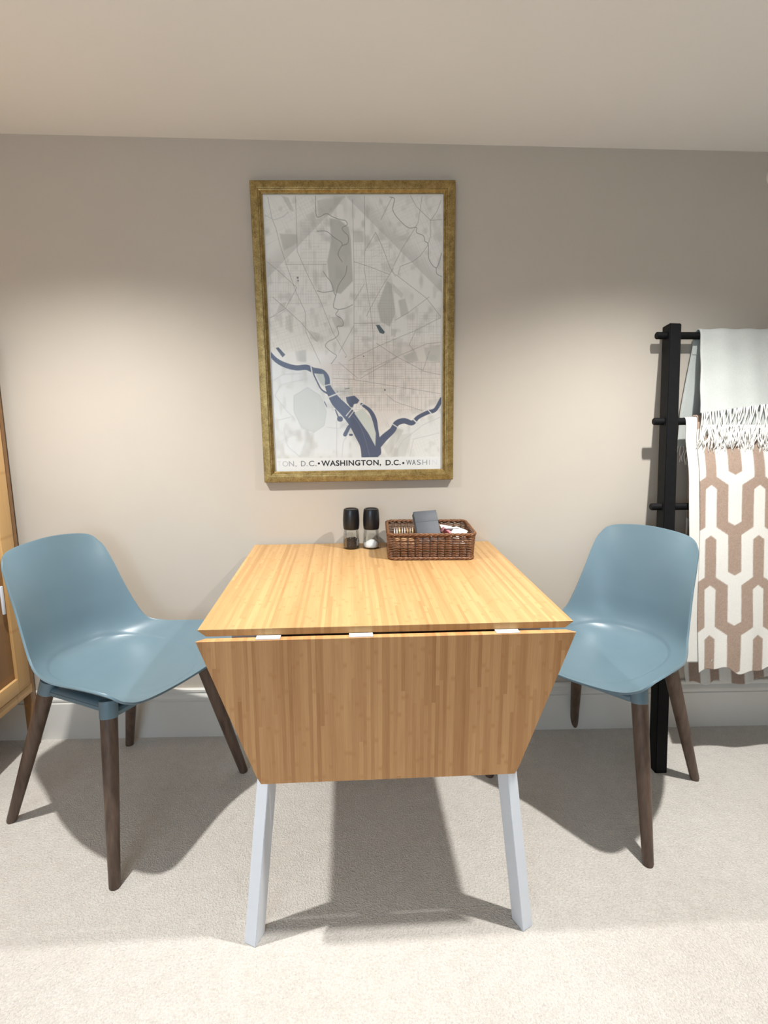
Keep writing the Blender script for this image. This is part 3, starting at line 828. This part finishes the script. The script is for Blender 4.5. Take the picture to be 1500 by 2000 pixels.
grinder(0.0210, 1.905, 'black-capped glass grinder of white salt between the pepper grinder and the basket', 'salt')

# ------------------------------------------------------------------ wicker basket
bx, by, brz = 0.2100, 1.843, -0.02
bask = empty('wicker_basket', (bx, by, TH), 'rectangular brown wicker basket of sachets at the back of the table', 'basket', brz)
BW, BD, BH = 0.263, 0.215, 0.083
def rrect(w, d_, rc, n, z, flare=0.0):
    """points evenly spaced along a rounded rectangle, with outward normals"""
    w += flare; d_ += flare
    seg = []
    hw_, hd = w/2-rc, d_/2-rc
    path = []
    for cx_, cy_, a0 in ((hw_, -hd, -pi/2), (hw_, hd, 0), (-hw_, hd, pi/2), (-hw_, -hd, pi)):
        for k_ in range(9):
            a_ = a0+pi/2*k_/8; path.append((cx_+rc*cos(a_), cy_+rc*sin(a_), cos(a_), sin(a_)))
    path.append(path[0]); A_ = np.array(path)
    L_ = np.concatenate([[0], np.cumsum(np.hypot(np.diff(A_[:, 0]), np.diff(A_[:, 1])))])
    s_ = np.linspace(0, L_[-1], n, endpoint=False)
    return [(np.interp(q, L_, A_[:, 0]), np.interp(q, L_, A_[:, 1]), np.interp(q, L_, A_[:, 2]), np.interp(q, L_, A_[:, 3])) for q in s_]
NST = 40
rows = 13
bm = bmesh.new()
for rw in range(rows):
    z_ = 0.009 + rw*(BH-0.018)/(rows-1); fl = 0.010*(z_/BH)
    pts = rrect(BW, BD, 0.022, NST*4, z_, fl)
    out = []
    for k_, (x_, y_, nx_, ny_) in enumerate(pts):
        ph = 2*pi*k_/8.0
        o_ = 0.0020*abs(sin(ph))*2-0.0014; out.append((x_+nx_*o_, y_+ny_*o_, z_+0.0006*sin(k_*1.7+rw)))
    add_tube(bm, out, 0.0022, 6, closed=True)
tag(from_bm('woven_strands', bm, M['wicker'], bask, smooth=True), kind='stuff')
bm = bmesh.new()
for k_, (x_, y_, nx_, ny_) in enumerate(rrect(BW, BD, 0.022, NST, 0)):
    add_tube(bm, [(x_, y_, 0.004), (x_+nx_*0.005, y_+ny_*0.005, BH-0.004)], 0.0016, 6)
tag(from_bm('stakes', bm, M['wicker_dark'], bask, smooth=True), kind='stuff')
def braid(name, z_, w, d_, rad, amp, n=220):
    bm = bmesh.new()
    for s_ in range(3):
        pts = rrect(w, d_, 0.024, n, 0)
        add_tube(bm, [(x_+nx_*amp*cos(2*pi*k_/11+s_*2.094), y_+ny_*amp*cos(2*pi*k_/11+s_*2.094), z_+amp*sin(2*pi*k_/11+s_*2.094)) for k_, (x_, y_, nx_, ny_) in enumerate(pts)], rad, 6, closed=True)
    from_bm(name, bm, M['wicker'], bask, smooth=True)
braid('basket_rim', BH-0.001, BW+0.011, BD+0.011, 0.0034, 0.0026)
braid('basket_foot', 0.0055, BW+0.004, BD+0.004, 0.0030, 0.0024)
box('basket_base', (-BW/2+0.01, -BD/2+0.01, 0.003), (BW/2-0.01, BD/2-0.01, 0.007), M['wicker_dark'], bask)
# compartment dividers woven inside
for dx in (-0.040, 0.047):
    bm = bmesh.new()
    for rw in range(9):
        z_ = 0.012+rw*0.0066
        add_tube(bm, [(dx+0.0014*sin(k_*pi/2+(pi if rw % 2 else 0)), -BD/2+0.012+k_*(BD-0.024)/36, z_) for k_ in range(37)], 0.0026, 5)
    tag(from_bm('divider', bm, M['wicker'], bask, smooth=True), kind='stuff')
bm = bmesh.new()
for rw in range(8):
    z_ = 0.012+rw*0.0064
    add_tube(bm, [(-0.122+k_*0.078/14, -0.018+0.0014*sin(k_*pi/2+(pi if rw % 2 else 0)), z_) for k_ in range(15)], 0.0026, 5)
tag(from_bm('divider', bm, M['wicker'], bask, smooth=True), kind='stuff')

def local_to_world(x, y, z):
    c_, s_ = cos(brz), sin(brz); return Vector((bx+x*c_-y*s_, by+x*s_+y*c_, TH+z))
def sachet(name, x, y, z, w, h, t_, rx, ry, rz, mat, label, cat, group):
    """a pillow-shaped paper sachet, crimped at its ends"""
    n1_, n2_ = 9, 9; P_ = np.zeros((2*n1_-1, n2_, 3)) if False else None
    bm = bmesh.new(); A = []; B = []
    for i in range(n1_):
        ra, rb_ = [], []
        for j in range(n2_):
            a_, b_ = i/(n1_-1)*2-1, j/(n2_-1)*2-1
            th = t_/2*max(0.06, (1-abs(a_)**3)*(1-b_*b_*0.9))
            ra.append(bm.verts.new((b_*w/2, a_*h/2, th))); rb_.append(bm.verts.new((b_*w/2, a_*h/2, -th)))
        A.append(ra); B.append(rb_)
    for i in range(n1_-1):
        for j in range(n2_-1):
            bm.faces.new((A[i][j], A[i][j+1], A[i+1][j+1], A[i+1][j])); bm.faces.new((B[i][j], B[i+1][j], B[i+1][j+1], B[i][j+1]))
    rim_a = [A[0][j] for j in range(n2_)]+[A[i][-1] for i in range(1, n1_)]+[A[-1][j] for j in range(n2_-2, -1, -1)]+[A[i][0] for i in range(n1_-2, 0, -1)]
    rim_b = [B[0][j] for j in range(n2_)]+[B[i][-1] for i in range(1, n1_)]+[B[-1][j] for j in range(n2_-2, -1, -1)]+[B[i][0] for i in range(n1_-2, 0, -1)]
    for k_ in range(len(rim_a)): bm.faces.new((rim_a[k_], rim_b[k_], rim_b[(k_+1) % len(rim_b)], rim_a[(k_+1) % len(rim_a)]))
    o = from_bm(name, bm, mat, None, smooth=True)
    o.location = local_to_world(x, y, z); o.rotation_euler = (rx, ry, rz+brz)
    return tag(o, label, cat, group)
# upright tea sachets, back left compartment
mats = [M['paper'], M['paper'], M['yellow'], M['paper'], M['paper'], M['kraft'], M['paper'], M['yellow']]
for k_ in range(8):
    sachet('tea_sachet', -0.112+k_*0.0088, 0.030+0.004*(k_ % 3), 0.0405, 0.050, 0.062, 0.0055, radians(90), 0, radians(90)+0.06*((k_ % 3)-1), mats[k_],
           'upright cream and white tea sachet in the back left compartment of the wicker basket', 'sachet', 'upright tea sachets in the basket')
for k_ in range(3):
    sachet('sugar_sachet', -0.083, -0.060, 0.038+k_*0.0095, 0.064, 0.052, 0.008, 0, 0, 0.05*k_, M['kraft'],
           'tan sachet lying flat in the front left compartment of the wicker basket', 'sachet', 'flat tan sachets in the basket')
# white and pink packets, right compartment
pk = [(0.066, 0.030, 0.060, 0.3, 0.2, 0.2), (0.085, 0.000, 0.066, -0.2, 0.3, 0.9), (0.098, -0.030, 0.064, 0.2, 0.3, -0.4), (0.085, -0.060, 0.060, 0.1, -0.3, 0.5), (0.103, 0.035, 0.052, -0.1, 0.4, 1.3),
      (0.088, 0.060, 0.048, 0.2, 0.0, 0.2), (0.090, -0.010, 0.046, 0, 0.1, 0.7), (0.088, -0.050, 0.034, 0.05, 0, 0.1), (0.09, 0.03, 0.034, 0, 0.05, 1.1)]
for k_, (x_, y_, z_, a_, b_, c_) in enumerate(pk):
    sachet('milk_sachet', x_, y_, z_+0.010, 0.044, 0.052, 0.013, a_, b_, c_, M['paper'], 'white crumpled sachet heaped in the right compartment of the wicker basket', 'sachet', 'white sachets in the basket')
sachet('pink_sachet', 0.0635, -0.02, 0.066, 0.020, 0.090, 0.008, 0.25, -0.9, 0.25, M['pinkpaper'], 'pink sachet leaning beside the white sachets in the wicker basket', 'sachet', None)
sachet('red_sachet', 0.054, -0.035, 0.064, 0.026, 0.070, 0.006, 0.1, -1.2, 0.1, M['redpaper'], 'dark red sachet tucked between the charcoal box and the pink sachet', 'sachet', None)
# charcoal box standing tilted in the middle
cb = empty('tea_box', local_to_world(-0.010, -0.052, 0.090), 'charcoal card box with a small white emblem, tilted in the middle of the wicker basket', 'box', brz)
cb.rotation_euler = (radians(53), radians(-3), radians(9)+brz)
bm = bmesh.new(); add_box(bm, (-0.0375, -0.052, -0.0135), (0.0375, 0.056, 0.0135), 0.0012)
bo = from_bm('box_body', bm, M['card'], cb, angle=radians(30))
bm = bmesh.new(); add_box(bm, (-0.0378, 0.018, -0.0138), (0.0378, 0.0563, 0.0142), 0.0010)
from_bm('box_lid', bm, M['card'], cb, angle=radians(30))
bm = bmesh.new()
vs = [bm.verts.new((0.004+x_*0.0055, -0.035+y_*0.0065, 0.0139)) for x_, y_ in ((-1, 0.5), (-0.45, 1), (0, 0.6), (0.45, 1), (1, 0.5), (0.6, -0.3), (0, -1), (-0.6, -0.3))]
bm.faces.new(vs); bmesh.ops.solidify(bm, geom=list(bm.faces), thickness=-0.0003)
from_bm('emblem', bm, M['paper'], cb)

# ------------------------------------------------------------------ blanket ladder
def lad(z):     # centre line of the left post
    return Vector((0.9855+0.0265*z, 1.720+0.1545*z, z))
LDX = 0.62
ladder = empty('blanket_ladder', (0.985+LDX/2, 1.720, 0), 'black wooden blanket ladder leaning on the wall behind the right chair', 'ladder')
def l2(p): return Vector(p)-Vector(ladder.location)
for k_ in range(2):
    bm = bmesh.new(); off = Vector((LDX*k_, 0, 0))
    a, b = lad(0.0)+off, lad(1.475)+off
    add_beam(bm, l2(a), l2(b), (0, 1, 0.1), 0.040, 0.048, 0.040, 0.048, 0.0025)
    for v in bm.verts:
        if v.co.z < 0.012: v.co.z = 0.0
    from_bm('post', bm, M['ladder'], ladder, angle=radians(30))
for z_ in (0.598, 0.879, 1.160, 1.441):
    c_ = lad(z_); bm = bmesh.new()
    x0, x1 = c_.x-0.053, c_.x+LDX+0.053
    add_tube(bm, [l2((x0, c_.y, z_)), l2((x0+0.003, c_.y, z_)), l2((x1-0.003, c_.y, z_)), l2((x1, c_.y, z_))], [0.0095, 0.0120, 0.0120, 0.0095], 20)
    from_bm('rung', bm, M['ladder'], ladder, angle=radians(35))

# ------------------------------------------------------------------ throws on the ladder
def sheet_mesh(name, path, x0, x1, nu, nv, wob, colfn=None, xedge=None, zcut=None):
    """path: (y,z) control points from one hem over the rung to the other; wob(s,x,arc)->(dy)"""
    c, s = catmull(path, nv)
    tan = np.gradient(c, axis=0); tan /= np.linalg.norm(tan, axis=1)[:, None]+1e-9
    nr = np.stack([-tan[:, 1], tan[:, 0]], 1)
    P = np.zeros((nv, nu, 3)); tt = np.linspace(0, 1, nu)
    for i in range(nv):
        xl = x0 + (xedge(s[i]/s[-1]) if xedge else 0)
        X = xl + (x1-xl)*tt
        y, z = np.full(nu, c[i, 0]), np.full(nu, c[i, 1])
        if zcut is not None: z = z + zcut(s[i]/s[-1], X)
        dd = wob(s[i]/s[-1], X, s[i])
        P[i, :, 0] = X; P[i, :, 1] = y + nr[i, 0]*dd; P[i, :, 2] = z + nr[i, 1]*dd
    cols = None
    if colfn: cols = colfn(P, s)
    return grid_mesh(name, P, cols), P

def cloth(name, me, mat, parent, th=0.004, off=0):
    o = link(name, me, mat, parent)
    sm = o.modifiers.new('thickness', 'SOLIDIFY'); sm.thickness = th; sm.offset = off
    return o
XE = 1.56
# --- grey-green throw over the top rung
th1 = empty('grey_throw', (1.33, 1.94, 1.19), 'pale grey-green throw with a white fringe hung over the top rung of the black ladder', 'blanket')
def to(o_):   # meshes are in world coordinates: shift under the empty
    o_.location = -Vector(o_.parent.location); return o_
RT = lad(1.441)
f1 = [(RT.y-0.085, 1.188), (RT.y-0.068, 1.25), (RT.y-0.044, 1.34), (RT.y-0.0235, 1.415), (RT.y-0.016, 1.447), (RT.y-0.004, 1.4605), (RT.y+0.012, 1.452), (RT.y+0.0185, 1.43), (RT.y+0.021, 1.38)]
me1, P1 = sheet_mesh('front_layer', f1, 1.110, XE, 70, 90,
    lambda s, X, a: 0.003*np.sin(X*26+s*3)*(1-s)+0.0015*np.sin(X*70), xedge=lambda s: -0.014*max(0, 1-s*1.6)**1.2+0.001*sin(s*20), zcut=lambda s, X: (X-1.10)*0.125*max(0, 1-s*1.25))
to(cloth('front_layer', me1, M['greycloth'], th1, 0.004))
f1b = [(RT.y-0.0800, 1.148), (RT.y-0.0610, 1.25), (RT.y-0.037, 1.34), (RT.y-0.0155, 1.41), (RT.y-0.0135, 1.440), (RT.y-0.003, 1.4555)]
me1b, P1b = sheet_mesh('inner_layer', f1b, 1.125, XE, 50, 60, lambda s, X, a: 0.0008*np.sin(X*30+1), xedge=lambda s: -0.018*max(0, 1-s*1.6))
to(cloth('inner_layer', me1b, M['greycloth'], th1, 0.003))
f1c = [(RT.y+0.0185, 1.43), (RT.y+0.0225, 1.36), (RT.y+0.0260, 1.25), (RT.y+0.0265, 1.15), (RT.y+0.027, 1.07)]
me1c, P1c = sheet_mesh('back_layer', f1c, 1.100, XE, 40, 60, lambda s, X, a: 0.003*np.sin(X*24+1+s*2)*s, xedge=lambda s: -0.022*min(1, s*1.5)+0.012)
to(cloth('back_layer', me1c, M['greycloth'], th1, 0.003))
def fringe(name, roots, parent, y_front, zend, rad, seed, spread=0.016):
    rr_ = random.Random(seed); bm = bmesh.new()
    for (x, y, z) in roots:
        n = 7; dx = rr_.gauss(0, spread); L_ = (z-zend)*rr_.uniform(0.80, 1.12); ph = rr_.uniform(0, 6.3); am = rr_.uniform(0.001, 0.005)
        pts = []
        for k_ in range(n):
            t_ = k_/(n-1)
            yy = y - 0.002 - (y-y_front)*min(1, t_*2.2) - 0.004*t_*rr_.random()
            pts.append(Vector((x+dx*t_**1.5+am*sin(ph+t_*7), yy, z+0.002-L_*t_)))
        add_tube(bm, pts, [rad*1.35]+[rad]*(n-2)+[rad*0.6], 5)
    return to(tag(from_bm(name, bm, M['fringe'], parent, smooth=True), kind='stuff'))
hem = P1[0]; roots = []
for k_ in range(68):
    x_ = 1.100+k_*0.0068; z_ = float(np.interp(x_, hem[:, 0], hem[:, 2])); y_ = float(np.interp(x_, hem[:, 0], hem[:, 1]))
    roots.append((x_, y_-0.002, z_))
RU = lad(1.16)
YF = RU.y-0.040
fringe('front_fringe', roots, th1, YF-0.004, 1.085, 0.0019, 4)
# knots along the hem
hem = P1b[0]
roots = [(1.110+k_*0.0066, float(np.interp(1.110+k_*0.0066, hem[:, 0], hem[:, 1]))-0.003, 1.148) for k_ in range(68)]
fringe('inner_fringe', roots, th1, YF-0.001, 1.058, 0.0019, 9, 0.010)
fringe('inner_fringe', [(x_+0.003, y_, z_) for x_, y_, z_ in roots], th1, YF-0.002, 1.075, 0.0018, 19, 0.014)
hem = P1c[-1]
roots = [(1.092+k_*0.010, float(np.interp(1.092+k_*0.010, hem[:, 0], hem[:, 1]))+0.001, 1.072) for k_ in range(50)]
fringe('back_fringe', roots, th1, RT.y+0.028, 1.005, 0.0019, 12, 0.006)

# --- brown and cream throw over the second rung
CR, BRN = srgb(229, 225, 216), srgb(166, 143, 126)
PX, PV = 0.1625, 0.1640
def shellw(t):
    return np.interp(t, [0.006, 0.020, 0.144, 0.170, 0.290, 0.308, 9], [0.0, 0.0185, 0.0185, 0.0585, 0.0585, 0.092, 0.092], left=-1)
def pattern(X, D, xc, d0):
    """D: distance down the cloth. Interlocking arches; cream=0, brown=1"""
    dx = np.abs(((X-xc)/PX + 0.5) % 1.0 - 0.5)*PX
    out = np.zeros_like(X)
    for k_ in range(-12, 14):
        ins = dx < shellw(D-(d0+k_*PV))
        out = np.where(ins, float(k_ % 2 == 0), out)
    return out
def cf(xc, d0, flip=False):
    def fn(P, s):
        D = 1.2-P[:, :, 2] if not flip else P[:, :, 2]*0+(s[:, None]*1.0)
        p_ = sum(pattern(P[:, :, 0]+a_, D+b_, xc, d0) for a_, b_ in ((0, 0), (0.0011, 0.0007), (-0.0011, -0.0007), (0.0006, -0.0012), (-0.0006, 0.0012)))/5
        rnd = RN.rand(*p_.shape)[..., None]
        c_ = CR*(1-p_[..., None]) + BRN*p_[..., None]*(0.88+0.24*rnd)
        return c_
    return fn
th2 = empty('patterned_throw', (1.33, 1.89, 0.33), 'brown and cream geometric patterned throw hung over the second rung of the black ladder', 'blanket')
fx = RU.y-0.0245
def front_path(dy, zb):
    return [(fx+dy-0.036, zb), (fx+dy-0.032, 0.50), (fx+dy-0.020, 0.80), (fx+dy-0.004, 1.05), (fx+dy+0.004, 1.145), (RU.y-0.010+dy*0.3, 1.1745-dy*0.4), (RU.y+0.006, 1.1745-dy*0.4)]
# the rungs below push the cloth forward: keep it in front of them
def clear(path, extra):
    out = []
    for y, z in path:
        if z < 1.1: y = min(y, lad(z).y-0.026-extra)
        out.append((y, z))
    return out
xc0 = 1.138; d00 = 1.2-0.797
zb_wave = lambda s, X: (0.010*np.sin((X-1.12)*34)+0.006*np.sin((X-1.1)*80))*np.clip(1-s*9, 0, 1)
wv = lambda s, X, a: (0.0035*np.sin(X*36+0.8)+0.0015*np.sin(X*75))*np.clip(1-s*2.6, 0, 1)+0.0012*np.sin(X*30+s*9)
fp = clear([(0, 0.345), (9, 0.42), (9, 0.55), (9, 0.70), (9, 0.86), (9, 1.0)], 0.012)
fp = [(min(y, 9), z) for y, z in fp]; fp[0] = (lad(0.345).y-0.036, 0.345)
fp += [(RU.y-0.030, 1.10), (RU.y-0.0240, 1.145), (RU.y-0.014, 1.1750), (RU.y+0.004, 1.1800)]
me2, P2 = sheet_mesh('front_layer', fp, 1.098, XE, 190, 330, wv, cf(xc0, d00), xedge=lambda s: 0.004*s+0.004*abs(1-2*s)**3-0.003*sin(s*9), zcut=zb_wave)
to(cloth('front_layer', me2, M['weavecloth'], th2, 0.004))
# cream selvedge layer that shows along the left
fq = clear([(9, 0.372), (9, 0.45), (9, 0.60), (9, 0.75), (9, 0.90), (9, 1.0)], 0.006)
fq += [(RU.y-0.0235, 1.10), (RU.y-0.0185, 1.145), (RU.y-0.010, 1.1710), (RU.y+0.004, 1.1745)]
cream = lambda P, s: np.zeros(P.shape, np.float32)+CR*0.97
me3, P3 = sheet_mesh('folded_edge_layer', fq, 1.066, 1.150, 14, 160, lambda s, X, a: 0.0015*np.sin(X*40+s*6), cream, xedge=lambda s: 0.003*sin(s*5)+0.004*s)
to(cloth('folded_edge_layer', me3, M['weavecloth'], th2, 0.003))
bp = [(RU.y+0.002, 1.1800), (RU.y+0.0145, 1.170), (RU.y+0.0185, 1.14), (RU.y+0.022, 1.0), (RU.y+0.028, 0.8), (RU.y+0.030, 0.5), (RU.y+0.022, 0.30), (RU.y+0.004, 0.206)]
wb_ = lambda s, X, a: (0.008*np.sin(X*38+2.2)+0.004*np.sin(X*85))*np.clip((s-0.6)*2.5, 0, 1)
bz = lambda s, X: (0.014*np.sin((X-1.20)*26+0.6)-0.026*np.exp(-((X-1.235)/0.035)**2)+0.018)*np.clip((s-0.85)*7, 0, 1)
me4, P4 = sheet_mesh('back_layer', bp, 1.100, XE, 150, 300, wb_, cf(1.235, 1.2-0.50), xedge=lambda s: 0.065*s, zcut=bz)
to(cloth('back_layer', me4, M['weavecloth'], th2, 0.004))

# ------------------------------------------------------------------ bamboo cabinet at the left edge
CX = -1.180
cab = empty('bamboo_cabinet', (CX-0.17, 1.57, 0), 'tall glazed bamboo cabinet on legs at the left edge, beside the left chair', 'cabinet')
cl = lambda p: (p[0]-(CX-0.17), p[1]-1.57, p[2])
Z0, Z1, Y0, Y1, XB = 0.218, 1.42, 1.17, 1.955, CX-0.36
def cbox(name, lo, hi, mat=None, parent=None, bevel=0.002):
    """box with grain along its longest side"""
    lo, hi = Vector(cl(lo)), Vector(cl(hi)); c_ = (lo+hi)/2; d_ = hi-lo
    ax = max(range(3), key=lambda i: d_[i])
    rot = {0: Matrix.Rotation(pi/2, 4, 'Z'), 1: Matrix.Identity(4), 2: Matrix.Rotation(pi/2, 4, 'X')}[ax]
    ld = {0: (d_[1], d_[0], d_[2]), 1: (d_[0], d_[1], d_[2]), 2: (d_[0], d_[2], d_[1])}[ax]
    bm = bmesh.new(); add_box(bm, [-q/2 for q in ld], [q/2 for q in ld], bevel)
    o = from_bm(name, bm, mat or M['cabinet'], cab, angle=radians(30))
    o.matrix_local = Matrix.Translation(c_) @ rot
    return o
for y0 in (Y0, Y1-0.028):
    for x0 in (XB, CX-0.040):
        cbox('corner_post', (x0, y0, 0.0), (x0+0.028, y0+0.028, Z1), M['cabpanel'] if y0 > 1.8 else None)  # wall-side posts take the darker board: shade beside the door put into colour
for z0 in (Z0, Z1-0.02, 0.640, 1.030):
    cbox('shelf', (XB+0.004, Y0+0.028, z0), (CX-0.032, Y1-0.029, z0+0.018))
cbox('back_panel', (XB-0.001, Y0+0.03, Z0+0.018), (XB+0.006, Y1-0.03, Z1-0.02), M['darkgap'])
# rails just under the doors
cbox('bottom_rail', (CX-0.030, Y0+0.029, Z0-0.002), (CX-0.004, Y1-0.029, Z0+0.030))
cbox('top_rail', (CX-0.030, Y0+0.029, Z1-0.03), (CX-0.004, Y1-0.029, Z1))
# doors: frames with glass
def door(y0, y1, hy):
    z0, z1 = Z0+0.034, Z1-0.034
    e = bpy.data.objects.new('glazed_door', None); C.objects.link(e); e.parent = cab
    w_ = 0.066
    for nm, lo, hi in (('stile', (CX-0.022, y0, z0), (CX, y0+w_, z1)), ('stile', (CX-0.022, y1-w_, z0), (CX, y1, z1)),
                       ('rail', (CX-0.022, y0+w_, z0), (CX, y1-w_, z0+0.05)), ('rail', (CX-0.022, y0+w_, z1-0.05), (CX, y1-w_, z1)), ('rail', (CX-0.022, y0+w_, 1.035), (CX, y1-w_, 1.063))):
        o_ = cbox(nm, lo, hi); o_.parent = e
    o_ = cbox('glass_panel', (CX-0.014, y0+w_, 1.063), (CX-0.011, y1-w_, z1-0.05), M['jar'], bevel=0); o_.parent = e
    o_ = cbox('wood_panel', (CX-0.016, y0+w_, z0+0.05), (CX-0.010, y1-w_, 1.035), M['cabpanel'], bevel=0); o_.parent = e
    o_ = cbox('reflection_bar', (CX, hy-0.005, 0.545), (CX+0.007, hy+0.005, 0.640), M['white']); o_.parent = e  # raised white bar standing in for a pale reflection on the door
door(Y1-0.035-0.36, Y1-0.040, Y1-0.140)
door(Y0+0.029, Y1-0.035-0.364, Y0+0.40-0.06)

# ------------------------------------------------------------------ round sensor on the wall at the right edge
sx_ = 1.3190 + 0.0305
sen = empty('wall_sensor', (sx_, YW, 1.9475), 'small round white sensor on the wall just under the ceiling, at the right edge', 'sensor')
bm = bmesh.new(); add_lathe(bm, [(0, 0.020), (0.022, 0.020), (0.029, 0.016), (0.0315, 0.010), (0.0315, 0.0), (0, 0.0)], 40)
o = from_bm('sensor_housing', bm, M['sensor'], sen, angle=radians(25)); o.rotation_euler = (pi/2, 0, 0)
bm = bmesh.new(); add_lathe(bm, [(0, 0.0225), (0.009, 0.0225), (0.011, 0.021), (0.011, 0.0195), (0, 0.0195)], 24)
o = from_bm('sensor_button', bm, M['white'], sen, angle=radians(25)); o.rotation_euler = (pi/2, 0, 0)
